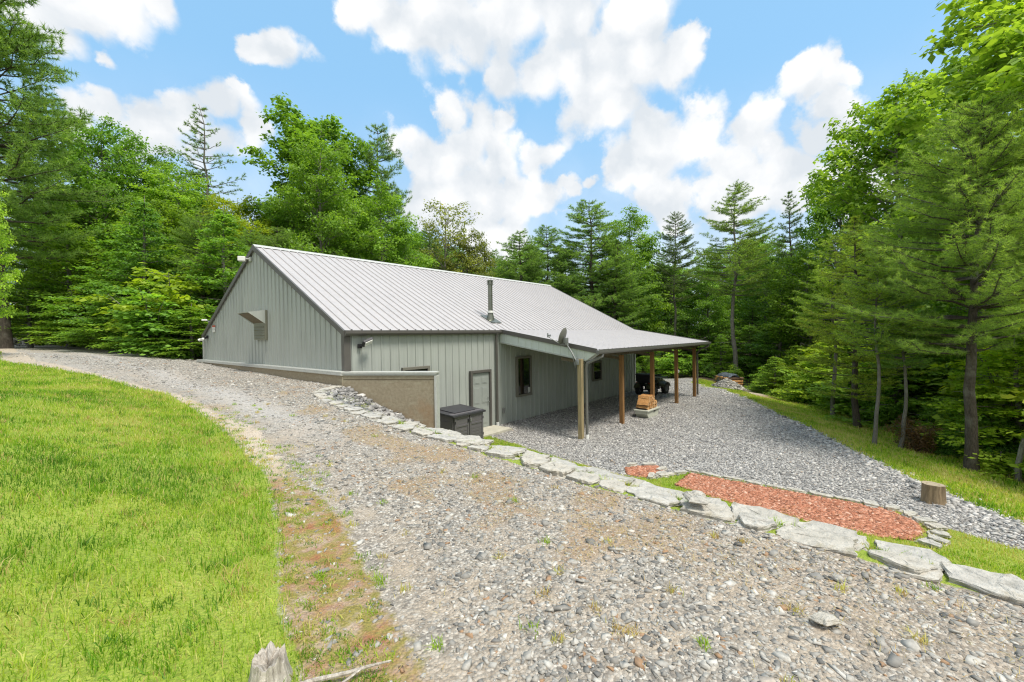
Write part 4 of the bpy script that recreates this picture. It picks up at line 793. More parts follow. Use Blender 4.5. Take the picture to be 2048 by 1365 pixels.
for s_ in (-1, 1): mb = MB(); mb.box((-.99, s_ * .38, .70), (.03, .09, .05), bev=.008); mb.done('tail_light', simple('red_lens', (.3, .01, .008), .3), atv)
# ---- sawn stump section standing on the yard
def stump(name, loc, r, h, label, mat, jag=0.0, seed=1):
    rg = random.Random(seed); root = empty(name, loc, rg.uniform(0, 3), label, 'tree stump'); n_ = 40; prof = []
    ph = [rg.uniform(0, 6) for _ in range(6)]
    def rad(a, t_): return r * (1 + .07 * math.sin(2 * a + ph[0]) + .05 * math.sin(3 * a + ph[1]) + .035 * math.sin(7 * a + ph[2]) + .02 * math.sin(13 * a + ph[3]) + .10 * (1 - t_) ** 3)
    V = []; ks = 9
    for k in range(ks):
        t_ = k / (ks - 1)
        for i in range(n_):
            a = i * 2 * math.pi / n_; hh = h * (1 + jag * (math.sin(5 * a + ph[4]) * .35 + math.sin(11 * a + ph[5]) * .3 + rg.uniform(-.25, .25)) * t_)
            rr2 = rad(a, t_) * (1 - (.25 * t_ if jag else .02 * t_)) ; V.append((rr2 * math.cos(a), rr2 * math.sin(a), hh * t_))
    F = [(k * n_ + i, k * n_ + (i + 1) % n_, (k + 1) * n_ + (i + 1) % n_, (k + 1) * n_ + i) for k in range(ks - 1) for i in range(n_)]
    mb = MB(); mb.raw(V, F); mb.done('bark', mat, root)
    top = V[-n_:]; mb = MB(); V2 = list(top); 
    for q_ in (.7, .4, .15): V2 += [(a * q_ * .97, b * q_ * .97, h * (1 - .04 * (1 - q_)) if not jag else c * (1 - .35 * (1 - q_))) for a, b, c in top]
    V2.append((0, 0, h * (.97 if not jag else .6)))
    F = [(k * n_ + i, k * n_ + (i + 1) % n_, (k + 1) * n_ + (i + 1) % n_, (k + 1) * n_ + i) for k in range(3) for i in range(n_)] + [(3 * n_ + i, 3 * n_ + (i + 1) % n_, 4 * n_) for i in range(n_)]
    mb.raw(V2, F); t = MT('sawn_face_%d' % seed); sp = t.n('ShaderNodeVectorMath', operation='LENGTH'); t.l(t.tc.outputs['Object'], sp.inputs[0])
    wv_ = t.math('SINE', t.math('MULTIPLY', t.math('ADD', sp.outputs['Value'], t.math('MULTIPLY', t.noise(9, 3), .02)), 210)); t.set('Base Color', t.mix(t.ramp(wv_, [(.3, 0.0), (.9, .5)]), (.36, .30, .21), (.20, .15, .09)) if not jag else (.30, .25, .18)).set('Roughness', .9)
    mb.done('cut_top' if not jag else 'broken_top', t.m if not jag else mat, root); return root
stump('log_stump', (5.78, -11.80, -.02), .165, .38, 'upright cut round of tree trunk standing on the gravel yard', M['bark_stump'], 0, 4)
stump('broken_stump', (-5.22, -8.66, gz(-5.22, -8.66) - .02), .10, .13, 'broken weathered grey stump at the lawn edge by the fallen stick', M['deadwood'], .28, 9)
mb = MB(); p0, p1 = Vector((-5.10, -8.86, 1.785)), Vector((-4.80, -9.06, 1.80)); mb.tube([tuple(p0 + Vector((-.14, .08, -.01))), tuple(p0), tuple(p0.lerp(p1, .4) + Vector((.01, -.015, 0))), tuple(p0.lerp(p1, .7)), tuple(p1)], [.012, .012, .010, .008, .004], 8); mb.tube([tuple(p0.lerp(p1, .62)), tuple(p0.lerp(p1, .42) + Vector((-.02, -.045, .0))), tuple(p0.lerp(p1, .28) + Vector((-.01, -.07, 0)))], [.007, .006, .004], 6)
tag(mb.done('fallen_stick', M['deadwood'], None, True), 'bare grey forked stick lying on mossy soil beside the broken stump', 'stick')
# ---- heaps
def heap(name, cx, cy, rad, h, z0, mat, label, n, size, asp=1.0):
    gx = np.linspace(-1, 1, 33); X, Y = np.meshgrid(gx, gx, indexing='ij'); rr_ = np.hypot(X, Y); Z = h * np.clip(1 - rr_, 0, 1) ** .9 * (1 + .25 * (vnoise(X, Y, 3, n) - .5)) - .05
    V = np.stack([cx + X * rad, cy + Y * rad * asp, z0 + Z], -1).reshape(-1, 3); i = np.arange(33 * 33).reshape(33, 33); Qh = np.stack([i[:-1, :-1], i[1:, :-1], i[1:, 1:], i[:-1, 1:]], -1).reshape(-1, 4)
    a = RNG.uniform(0, 6.28, n); r_ = np.sqrt(RNG.random(n)); x_ = cx + rad * r_ * np.cos(a); y_ = cy + rad * asp * r_ * np.sin(a); zz = z0 + h * (1 - r_) ** .9 * 1.0
    me = stones(name, x_, y_, np.clip(RNG.lognormal(math.log(size), .35, n), size * .5, size * 2.4), RNG.beta(2, 1.8, n) * .95, mat, .55)
    co = np.empty(len(me.vertices) * 3, np.float32); me.vertices.foreach_get('co', co); co = co.reshape(-1, 3); co[:, 2] += np.repeat(zz - surf(x_, y_), 8); me.vertices.foreach_set('co', co.ravel())
    bm = bmesh.new(); bm.from_mesh(me); vs = [bm.verts.new(v) for v in V]; [bm.faces.new([vs[j] for j in f]) for f in Qh]; lay = bm.verts.layers.float.get('var')
    for v in vs: v[lay] = .3
    bm.to_mesh(me); bm.free(); tag(link(name, me), label, 'gravel pile')
heap('gravel_pile', 23.7, -3.75, 1.0, .62, gz(23.7, -3.75) - .02, M['stone'], 'heap of pale gravel in front of the covered woodpile', 1700, .09)
heap('gravel_pile', -6.9, 38.5, 3.0, 1.25, 3.0, M['padstone'], 'low grey gravel heap at the far left end of the driveway', 1200, .14)
wp = empty('woodpile', (26.3, -3.2, gz(26.3, -3.2)), R(40), 'stack of split logs under a crumpled grey tarp at the edge of the wood', 'woodpile')
V, F = [], []
for k in range(11):
    for j in range(9):
        a = math.pi * j / 8; x_ = (k / 10 - .5) * 1.9; rr_ = .62 * (1 - .12 * abs(k / 5 - 1) ** 3) + rr.uniform(-.05, .05); V.append((x_, -rr_ * math.cos(a) * .85, .42 + rr_ * math.sin(a) * .8 + (-.1 if j in (0, 8) else 0)))
F = [(k * 9 + j, (k + 1) * 9 + j, (k + 1) * 9 + j + 1, k * 9 + j + 1) for k in range(10) for j in range(8)]
mb = MB(); mb.raw(V, F); bmesh.ops.solidify(mb.bm, geom=mb.bm.faces[:], thickness=.02); mb.done('tarp', M['tarp'], wp)
k = 0
for z_ in (.10, .27, .44, .61):
    for x_ in np.arange(-.86, .9, .185):
        s_ = rr.uniform(.085, .1); a0 = rr.uniform(0, 1); mb = MB(); n_ = 6; mb.prism([(x_ + s_ * math.cos(a0 + i * math.pi / 3) * rr.uniform(.8, 1.05), z_ + s_ * math.sin(a0 + i * math.pi / 3) * rr.uniform(.8, 1.05)) for i in range(n_)], 1, -.56 + rr.uniform(-.05, .05), .5)
        mb.done('log', M['split'] if k % 3 else M['splitbark'], wp); k += 1
# ================================================================ flat stones of the edging
def flag(x, y, z, ln, wd_, th, ang, tilt, label, name='flat_stone', grp=None, tx=0.0, seed=0, rock=False):
    rg = random.Random(seed * 7 + 3); mb = MB()
    def outline(sl, sw, ox, oy):
        n_ = rg.choice((5, 6, 7, 8)) if rock else rg.choice((6, 7, 8, 8)); base = []
        for i in range(n_):
            a = (i + rg.uniform(-.34, .34)) * 2 * math.pi / n_; ca, sa = math.cos(a), math.sin(a); k_ = 1 / max(abs(ca), abs(sa)) ** 1.0; j = rg.uniform(.80, 1.08) if rock else rg.uniform(.86, 1.04)
            base.append((ox + ca * k_ * sl / 2 * j, oy + sa * k_ * sw / 2 * j))
        o2 = []
        for (ax, ay), (bx, by) in zip(base, base[1:] + base[:1]):
            for q_ in (0, .25, .5, .75): j = 0 if q_ == 0 else .05; o2.append((ax + (bx - ax) * q_ + rg.uniform(-j, j) * sw, ay + (by - ay) * q_ + rg.uniform(-j, j) * sw))
        return o2
    def leaf(o2, z0, z1, ph):
        n_ = len(o2); cx_ = sum(p[0] for p in o2) / n_; cy_ = sum(p[1] for p in o2) / n_; V = []
        sl = rg.uniform(-.22, .22) * (z1 - z0); sx = rg.uniform(-.10, .10) * (z1 - z0)
        rings = ((0, .93), (.22, 1.0), (.35, .97), (.7, 1.01), (.93, .98), (1, .94)) if not rock else ((0, .45), (.25, .85), (.45, 1.0), (.6, .97), (.85, .8), (1, .62))
        for h, s_ in rings:
            for a, b in o2:
                jj = s_ * (1 + rg.uniform(-.03, .03)); V.append((cx_ + (a - cx_) * jj, cy_ + (b - cy_) * jj, z0 + (z1 - z0) * h + (sl * math.sin(a / ln * 3 + ph) + sx * (b / wd_)) * h + rg.uniform(-.04, .04) * th))
        F = [(k * n_ + i, k * n_ + (i + 1) % n_, (k + 1) * n_ + (i + 1) % n_, (k + 1) * n_ + i) for k in range(len(rings) - 1) for i in range(n_)]; top_ = V[-n_:]; o0 = (len(rings) - 1) * n_
        for s_ in (.66, .33):
            for a, b, c_ in top_: V.append((cx_ + (a - cx_) * s_, cy_ + (b - cy_) * s_, c_ + rg.uniform(-.035, .05) * th))
        V.append((cx_, cy_, sum(p[2] for p in top_) / n_)); o1 = o0 + n_; o2_ = o1 + n_; c_ = o2_ + n_
        F += [(q + i, q + (i + 1) % n_, r_ + (i + 1) % n_, r_ + i) for q, r_ in ((o0, o1), (o1, o2_)) for i in range(n_)] + [(o2_ + i, o2_ + (i + 1) % n_, c_) for i in range(n_)] + [tuple(range(n_))[::-1]]
        mb.raw(V, F)
    if rock: leaf(outline(ln, wd_, 0, 0), -.5 * th, .5 * th, rg.uniform(0, 6))
    else:
        f = rg.uniform(.35, .62); leaf(outline(ln, wd_, 0, 0), -.5 * th, (-.5 + f) * th, rg.uniform(0, 6)); leaf(outline(ln * rg.uniform(.86, 1.0), wd_ * rg.uniform(.8, .98), rg.uniform(-.04, .04) * ln, rg.uniform(-.02, .06) * wd_), (-.5 + f - .12) * th, .5 * th, rg.uniform(0, 6))
    o = mb.done(name, M['slate']); o.location = (x, y, z); o.rotation_euler = (tx, tilt, ang); return tag(o, label, 'stone', grp)
def wl_at(a):
    acc = 0
    for p, q in zip(WL[:-1], WL[1:]):
        l_ = np.linalg.norm(q - p)
        if a <= acc + l_: u = (q - p) / l_; return p + u * (a - acc), math.atan2(u[1], u[0])
        acc += l_
NEAR = ['big slab with a dark broken front at the right end of the stone edging', 'long smooth slab second from the right end of the stone edging', 'thick layered grey slab third from the right end of the stone edging',
        'warm beige cracked slab fourth from the right end of the stone edging', 'broad flat slab right below the loose rounded rock in the edging', 'small triangular slab left of the loose rounded rock', 'thick slab with a rough broken face where the edging widens',
        'long slab with a dark undercut edge beside the two grass tufts', 'thin tilted slab at the head of the long undercut slab', 'pitted pale slab overhanging the brown needles']
a = 13.55; i = 0
lens = [.62, .58, .50, .44, .55, .30, .48, .56, .34, .42]
while a > .35:
    ln = lens[i] if i < len(lens) else rr.uniform(.28, .58) * (1 if a > 4 else .8)
    a -= ln / 2; p, an = wl_at(max(a, .1)); th = (.082 if a > 6 else .065) * rr.uniform(.75, 1.3); wd_ = (.30 if i < 8 else rr.uniform(.22, .36))
    if i == 2: wd_ = .36
    nx_, ny_ = -math.sin(an), math.cos(an); p = p + np.array([nx_, ny_]) * wd_ * .38
    zz = float(z_upper(np.array([min(p[0] - .25, -.4)]), np.array([p[1]]))[0])
    lab = NEAR[i] if i < len(NEAR) else ('pale flat stone in the front row of the edging along the middle of the driveway' if a > 4.2 else 'pale flat stone in the edging below the concrete wing and gable corner')
    flag(p[0], p[1], zz + .012 - th * .15, ln * 1.04, wd_ * 1.0, th, an, rr.uniform(-.04, .04), lab, grp=None if i < len(NEAR) else ('front row stones of the edging' if a > 4.2 else 'edging stones near the gable corner'), tx=rr.uniform(-.05, .09), seed=i)
    a -= ln / 2; i += 1
# rows behind, stepping down the bank
sd_ = 100
for row, off, a0, a1, dz, lab, grp in ((1, .34, 4.3, 11.9, .0, 'pale flat stone in the second row of the edging, with grass around it', 'second row stones of the edging'), (2, .68, 5.0, 9.9, -.03, 'small pale stone in the third row of the edging, sunk in grass', 'third row stones of the edging')):
    a = a1
    while a > a0:
        ln = rr.uniform(.28, .55); a -= ln / 2; p, an = wl_at(a); nx_, ny_ = -math.sin(an), math.cos(an); of = off + rr.uniform(-.08, .08); p = p + np.array([nx_, ny_]) * of
        zz = float(z_upper(np.array([min(p[0] - of - .2, -.4)]), np.array([p[1]]))[0])
        flag(p[0], p[1], float(surf(p[0], p[1])) + .035, ln * 1.15, rr.uniform(.24, .36), rr.uniform(.05, .08), an + rr.uniform(-.25, .25), rr.uniform(-.05, .05), lab, grp=grp, tx=rr.uniform(.02, .16), seed=sd_); sd_ += 1
        a -= ln / 2 + rr.uniform(.0, .12)
flag(-1.84, -9.62, 1.86, .27, .22, .075, .4, .03, 'rounded thick loose rock lying on top of the flat slabs', 'loose_rock', seed=55, rock=True)
flag(-3.01, -10.69, gz(-3.01, -10.69) + .022, .16, .10, .045, -.6, .1, 'large lone flat stone lying in the gravel near the big slabs', 'loose_rock', seed=56, rock=True)
flag(5.35, -2.46, .03, .10, .08, .05, .2, 0, 'small white stone on the gravel yard before the door slab', 'loose_rock', seed=57, rock=True)
# bed edging
E_ = [(4.0, -7.0), (4.45, -7.2), (4.85, -7.45), (4.86, -8.2), (4.84, -9.0), (4.84, -9.8), (4.83, -10.5), (4.80, -11.15), (4.55, -11.5), (4.15, -11.72), (3.75, -11.74), (3.35, -11.55)]
P_e = np.array(E_, float); seg = np.linalg.norm(np.diff(P_e, axis=0), axis=1); tot = seg.sum(); a = .0; j = 0
while a < tot:
    end = a > tot - 2.2; ln = rr.uniform(.24, .34) if end else rr.uniform(.3, .6); am = a + ln / 2; acc = 0
    for p, q, l_ in zip(P_e[:-1], P_e[1:], seg):
        if am <= acc + l_ or q is P_e[-1]: u = (q - p) / l_; c_ = p + u * min(am - acc, l_); an = math.atan2(u[1], u[0]); break
        acc += l_
    flag(c_[0], c_[1], float(surf(c_[0], c_[1])) + (.035 if end else .02), ln * (1.0 if not end else .8), .30 if end else .17, .07, an, 0, 'pale block in the curved right end of the mulch bed edging' if end else 'thin pale stone standing along the far side of the mulch bed', 'edging_stone', 'curved end edging stones of the mulch bed' if end else 'far side edging stones of the mulch bed', seed=300 + j); j += 1; a += ln
for x_, y_, an in ((4.35, -6.15, -.7), (4.7, -6.45, -.7), (4.55, -6.85, 2.9), (4.2, -6.95, 2.9), (3.9, -6.85, .3)):
    flag(x_, y_, float(surf(x_, y_)) + .03, .36, .17, .07, an, 0, 'pale stone bordering the small corner patch of mulch', 'edging_stone', 'stones round the small mulch patch', seed=330 + j); j += 1
# ================================================================ trees
def rv(rg, s=1.0): return rg.normal(0, s, 3)
def leaves(acc, C, n_per, a, flat, size, rg, tiltn=.55, asp=.72):
    """leaf clusters round the centres C"""
    C = np.asarray(C); m_ = len(C) * n_per; c = np.repeat(C, n_per, 0); a_ = np.repeat(np.broadcast_to(a, len(C)), n_per)
    off = rg.normal(0, .5, (m_, 3)); off *= np.array([1, 1, flat]); c = c + off * a_[:, None]; c[:, 2] -= (off[:, 0] ** 2 + off[:, 1] ** 2) * a_ * .22
    nrm = np.stack([rg.normal(0, tiltn, m_), rg.normal(0, tiltn, m_), np.ones(m_)], 1); nrm += off * .5; nrm /= np.linalg.norm(nrm, axis=1)[:, None]
    az = rg.uniform(0, 6.283, m_); u = np.stack([np.cos(az), np.sin(az), np.zeros(m_)], 1); u -= nrm * (u * nrm).sum(1)[:, None]; u /= np.linalg.norm(u, axis=1)[:, None]; v = np.cross(nrm, u)
    s = size * rg.uniform(.6, 1.25, m_)[:, None]; dr = np.array([0, 0, -.18]) * s
    V = np.stack([c - u * s * .5, c + v * s * .5 * asp - dr * .0, c + u * s * .5 + dr, c - v * s * .5 * asp], 1)
    var = np.clip(np.repeat(rg.normal(.47, .13, len(C)), n_per) + rg.normal(0, .11, m_), 0, 1)
    acc.add(V, Q=np.arange(m_ * 4).reshape(-1, 4), a=np.repeat(var, 4))
def needles(acc, P, D, n_per, ln, wd_, rg, spread=.75):
    m_ = len(P) * n_per; c = np.repeat(P, n_per, 0); d = np.repeat(D, n_per, 0) * rg.uniform(.3, 1.0, m_)[:, None] + rg.normal(0, spread, (m_, 3)); d[:, 2] += .12; d /= np.linalg.norm(d, axis=1)[:, None]
    sd = np.cross(d, rg.normal(0, 1, (m_, 3))); sd /= np.linalg.norm(sd, axis=1)[:, None]; l_ = ln * rg.uniform(.6, 1.15, m_)[:, None]
    V = np.stack([c - sd * wd_ / 2, c + sd * wd_ / 2, c + d * l_], 1)
    var = np.clip(np.repeat(rg.normal(.46, .13, len(P)), n_per) + rg.normal(0, .1, m_), 0, 1)
    acc.add(V, T=np.arange(m_ * 3).reshape(-1, 3), a=np.repeat(var, 3))
def broad(seed, H=12.0, Rr=3.2, cb=.22, nl=46, ncl=9, nleaf=46, size=.15, a=.46, flat=.42, profile='round', lean=0.0, r0=None, up=.45, gap=0.0):
    rg = np.random.default_rng(seed); tr = Acc(); cr = Acc(); r0 = r0 or .010 * H + .02; n_ = 12; tt = np.linspace(0, 1, n_)
    P = np.stack([np.cumsum(rg.normal(0, .07, n_)) + lean * tt * tt, np.cumsum(rg.normal(0, .07, n_)), tt * H * .96], 1); P[0, :2] = 0; rad = r0 * (1 - tt) ** .8 + .012; rad[0] *= 1.35
    tr.add(*[(V) for V in tube(P, rad, 10)][:1], Q=tube(P, rad, 10)[1])
    C = []; az = rg.uniform(0, 6)
    for i in range(nl):
        f = cb + (1 - cb) * (i + rg.uniform(0, .8)) / nl * .97; az += 2.4 + rg.normal(0, .3)
        if rg.random() < gap: continue
        q = (f - cb) / (1 - cb)
        pr = {'round': math.sqrt(max(.03, 1 - (q * 1.75 - .72) ** 2 * .82)), 'cone': (1 - q) ** .75 + .08, 'open': .45 + .6 * math.sin(q * 2.6 + .35), 'low': max(.12, 1 - q ** 1.6)}[profile]
        ln = Rr * min(pr, 1.05) * rg.uniform(.68, 1.12); o = np.array([np.interp(f * .97, tt, P[:, k]) for k in range(3)]); el = up + .5 * q + rg.normal(0, .12); h = np.array([math.cos(az), math.sin(az), 0])
        s = np.linspace(0, 1, 6)[:, None]; B = o + h * s * ln * math.cos(el * .8) + np.array([0, 0, 1]) * (s * math.sin(el) - s * s * .22) * ln * .8 + np.cumsum(rg.normal(0, .035 * ln, (6, 3)), 0) * (s > 0)
        rb = np.maximum(.006, .30 * r0 * (1 - q * .6) * (1 - s[:, 0]) ** .8 + .006); V, Qd = tube(B, rb, 5); tr.add(V, Q=Qd)
        m_ = max(3, int(ncl * (.45 + .6 * pr)))
        for k in range(m_):
            t_ = .28 + .74 * (k + rg.random()) / m_; b = np.array([np.interp(t_, s[:, 0], B[:, j]) for j in range(3)]); sg = 1 if k % 2 else -1; sa = az + sg * rg.uniform(.5, 1.25); l2 = ln * rg.uniform(.16, .42) * (1.15 - .5 * t_)
            e = b + np.array([math.cos(sa) * l2, math.sin(sa) * l2, rg.normal(.06, .12) * ln * .4])
            V, Qd = tube(np.array([b, (b + e) / 2 + rv(rg, .03), e]), np.array([.010, .007, .004]), 3); tr.add(V, Q=Qd); C.append(e)
            if l2 > .5: C.append((b + e) / 2 + rv(rg, .08))
    C = np.array(C); k = 12 if False else nleaf; leaves(cr, C, k, a * rg.uniform(.7, 1.25, len(C)), flat, size, rg)
    return tr, cr
def pine(seed, H=13.0, Rr=2.9, cb=.16, sp=.44, nb=5, tuftn=15, nl=.17, nw=.021, dens=1.0, prof=.8, r0=None, up=.35, wob=.05, deadlow=True, spread=.62, top=True, tstep=.16):
    rg = np.random.default_rng(seed); tr = Acc(); cr = Acc(); r0 = r0 or .009 * H + .03; n_ = 14; tt = np.linspace(0, 1, n_)
    P = np.stack([np.cumsum(rg.normal(0, wob, n_)), np.cumsum(rg.normal(0, wob, n_)), tt * H], 1); P[0, :2] = 0; rad = r0 * (1 - tt) ** .85 + .008; rad[0] *= 1.2; V, Qd = tube(P, rad, 10); tr.add(V, Q=Qd)
    Tp = []; Td = []; z = cb * H
    while z < H - .1:
        q = (z - cb * H) / (H * (1 - cb)); R_ = Rr * ((1 - q) ** prof * (.55 + .45 * min(1, q * 4 + .25))) + .12
        for b_ in range(nb):
            if rg.random() > .93 * min(1, dens + .25): continue
            az = rg.uniform(0, 6.283); ln = R_ * rg.uniform(.55, 1.15); o = np.array([np.interp(z / H, tt, P[:, k]) for k in range(3)]); h = np.array([math.cos(az), math.sin(az), 0]); s = np.linspace(0, 1, 6)[:, None]; el = up * (.35 + 1.1 * q)
            B = o + h * s * ln + np.array([0, 0, 1]) * (s * el * .55 - .10 * s * (1 - q) + s ** 3 * .16) * ln + np.cumsum(rg.normal(0, .02 * ln, (6, 3)), 0) * (s > 0)
            V, Qd = tube(B, np.maximum(.005, .26 * r0 * (1 - q * .6) * (1 - s[:, 0]) ** .8 + .004), 4); tr.add(V, Q=Qd)
            k_ = max(2, int(ln / .15 * dens))
            for k in range(k_):
                t_ = .22 + .8 * (k + rg.random() * .8) / k_; b = np.array([np.interp(t_, s[:, 0], B[:, j]) for j in range(3)]); sg = 1 if k % 2 else -1; l2 = min(.75, .42 * ln) * (1.15 - t_ * .75) * rg.uniform(.6, 1.2); sa = az + sg * rg.uniform(.55, .95)
                e = b + np.array([math.cos(sa) * l2, math.sin(sa) * l2, rg.normal(.10, .08) * l2 + .04]); d = (e - b) / (np.linalg.norm(e - b) + 1e-6)
                V, Qd = tube(np.array([b, e]), np.array([.007, .004]), 3); tr.add(V, Q=Qd)
                for w_ in np.arange(.35, 1.05, max(tstep, .11 / max(l2, .1))): Tp.append(b + (e - b) * w_); Td.append(d)
            Tp.append(B[-1]); Td.append((B[-1] - B[-2]) / np.linalg.norm(B[-1] - B[-2]))
        z += sp * rg.uniform(.75, 1.2) * (1 - .35 * q)
    if deadlow:
        for z in np.arange(.07 * H, cb * H, .5):
            az = rg.uniform(0, 6.283); ln = rg.uniform(.4, 1.3); o = np.array([np.interp(z / H, tt, P[:, k]) for k in range(3)]); e = o + np.array([math.cos(az) * ln, math.sin(az) * ln, -.05 * ln]); V, Qd = tube(np.array([o, (o + e) / 2 + rv(rg, .04), e]), np.array([.014, .009, .003]), 3); tr.add(V, Q=Qd)
    needles(cr, np.array(Tp), np.array(Td), tuftn, nl, nw, rg, spread)
    return tr, cr
def bush(seed, H=2.2, Rr=1.3, ns=7, ncl=8, nleaf=34, size=.13, a=.26, flat=.4, tiltn=.5, asp=.72):
    rg = np.random.default_rng(seed); tr = Acc(); cr = Acc(); C = []
    for i in range(ns):
        az = rg.uniform(0, 6.283); h = H * rg.uniform(.55, 1.0); o = np.array([rg.normal(0, .12), rg.normal(0, .12), -.05]); s = np.linspace(0, 1, 6)[:, None]; B = o + np.array([math.cos(az), math.sin(az), 0]) * s ** 1.4 * Rr * rg.uniform(.2, .75) + np.array([0, 0, 1]) * s * h + np.cumsum(rg.normal(0, .03, (6, 3)), 0)
        V, Qd = tube(B, .024 * (1 - s[:, 0]) + .006, 5); tr.add(V, Q=Qd)
        for k in range(ncl):
            t_ = rg.uniform(.15, 1); b = np.array([np.interp(t_, s[:, 0], B[:, j]) for j in range(3)]); sa = rg.uniform(0, 6.283); l2 = Rr * rg.uniform(.2, .65) * (1.1 - .5 * t_); e = b + np.array([math.cos(sa) * l2, math.sin(sa) * l2, rg.uniform(0, .25) * l2]); V, Qd = tube(np.array([b, e]), np.array([.008, .004]), 3); tr.add(V, Q=Qd); C += [e, (b + e) / 2]
    leaves(cr, np.array(C), nleaf, a, flat, size, rg, tiltn, asp); return tr, cr
KIND = {}
def proto(k, gen, H, Rr, bk, lm, trunk='trunk', crown='crown'):
    tr, cr = gen; KIND[k] = (tr.mesh(trunk, M[bk], True), cr.mesh(crown, M[lm]), H, Rr, trunk, crown)
proto('maple', broad(1, 12, 3.3, .16, 52, 10, 30, .17, .46, .38), 12, 3.3, 'bark_grey', 'leaf')
proto('maple2', broad(2, 12, 3.0, .10, 58, 9, 30, .16, .42, .34, profile='low', up=.25), 12, 3.0, 'bark_grey', 'leaf')
proto('maple3', broad(3, 12, 3.4, .22, 46, 10, 30, .18, .50, .42), 12, 3.4, 'bark_grey', 'leaf')
proto('tulip', broad(4, 15, 3.8, .26, 50, 10, 34, .22, .48, .55, profile='round', up=.6, gap=.08), 15, 3.8, 'bark_grey', 'leaf')
proto('oak', broad(5, 13, 4.2, .20, 44, 12, 36, .15, .46, .45, up=.5), 13, 4.2, 'bark_grey', 'leaf')
proto('open', broad(6, 11, 3.2, .28, 34, 7, 15, .15, .40, .5, profile='open', up=.7), 11, 3.2, 'bark_grey', 'leaf')
proto('slim', broad(7, 11, 1.6, .2, 40, 5, 16, .15, .32, .5, profile='cone', up=.8), 11, 1.6, 'bark_grey', 'leaf')
proto('pine', pine(11, 13, 2.9), 13, 2.9, 'bark_dark', 'needle')
proto('pine2', pine(12, 13, 3.3, .22, .42, 6, 16, .19, .022, 1.1, .6), 13, 3.3, 'bark_dark', 'needle')
proto('pine_near', pine(13, 13, 3.9, .34, .30, 7, 22, .17, .0095, 1.2, .62, r0=.17, up=.55, wob=.03, tstep=.2), 13, 3.9, 'bark_dark', 'needle')
proto('pine_sparse', pine(14, 12, 2.1, .34, .48, 5, 14, .14, .022, .7, .7, r0=.10, up=.5, wob=.06), 12, 2.1, 'bark_grey', 'needle')
proto('pine_tall', pine(15, 15, 3.0, .44, .40, 6, 15, .17, .021, 1.05, .62, r0=.14, up=.5, wob=.07), 15, 3.0, 'bark_grey', 'needle')
proto('hemlock', pine(16, 12, 2.8, .10, .34, 6, 16, .11, .026, .95, .95, up=.12, spread=.5), 12, 2.8, 'bark_dark', 'needle')
proto('bush', bush(21), 2.2, 1.3, 'bark_grey', 'leaf', 'stems', 'foliage')
proto('bush2', bush(22, 3.2, 1.5, 8, 10, 30, .16, .32, .3), 3.2, 1.5, 'bark_grey', 'leaf', 'stems', 'foliage')
proto('laurel', bush(23, 1.8, 1.5, 9, 9, 26, .15, .24, .7, .9, .32), 1.8, 1.5, 'bark_grey', 'leaf', 'stems', 'foliage')
G = dict(green=(0.175, 0.325, 0.055), bright=(0.225, 0.385, 0.055), yellow=(0.34, 0.45, 0.045), dark=(0.13, 0.26, 0.05), blue=(0.14, 0.23, 0.08), pine=(0.25, 0.39, 0.10), pineD=(0.20, 0.32, 0.10), fresh=(0.27, 0.42, 0.06), pineN=(0.32, 0.48, 0.12), pineY=(0.36, 0.48, 0.085), olive=(0.22, 0.27, 0.075), red=(0.2, 0.12, 0.06), lime=(0.36, 0.52, 0.06))
GEN = {'maple': 'forest_tree', 'maple2': 'forest_tree', 'maple3': 'forest_tree', 'tulip': 'tulip_tree', 'oak': 'forest_tree', 'open': 'open_tree', 'slim': 'slender_tree', 'pine': 'pine_tree', 'pine2': 'pine_tree', 'pine_near': 'pine_tree', 'pine_sparse': 'pine_tree', 'pine_tall': 'pine_tree', 'hemlock': 'hemlock_tree', 'bush': 'shrub', 'bush2': 'sapling', 'laurel': 'laurel_shrub'}
tree_rg = random.Random(3); CNT = [0]
def plant(kind, x, y, H, Rr, col, label, cat='tree', group=None, rz=None, z=None, barkm=None):
    tm, cm, H0, R0, tn, cn = KIND[kind]; z = (float(surf(x, y)) if z is None else z) - .05
    e = empty(GEN[kind], (x, y, z), tree_rg.uniform(0, 6.28) if rz is None else rz, label, cat, group); e.scale = (Rr / R0, Rr / R0, H / H0); j = tree_rg.uniform(.86, 1.14); h_ = tree_rg.uniform(-.06, .06)
    a = link(tn, tm, e); b = link(cn, cm, e); c = G[col]; b.color = (c[0] * j * (1 + h_), c[1] * j, c[2] * j * (1 - h_), 1); CNT[0] += 1; return e
def at(px, dep): return CAM + (FW + RT * (px - 1024) / 864.8) * dep
def top(px, py, dep): return (CAM + (FW + RT * (px - 1024) / 864.8 - UP * (py - 682.5) / 864.8) * dep)[2]
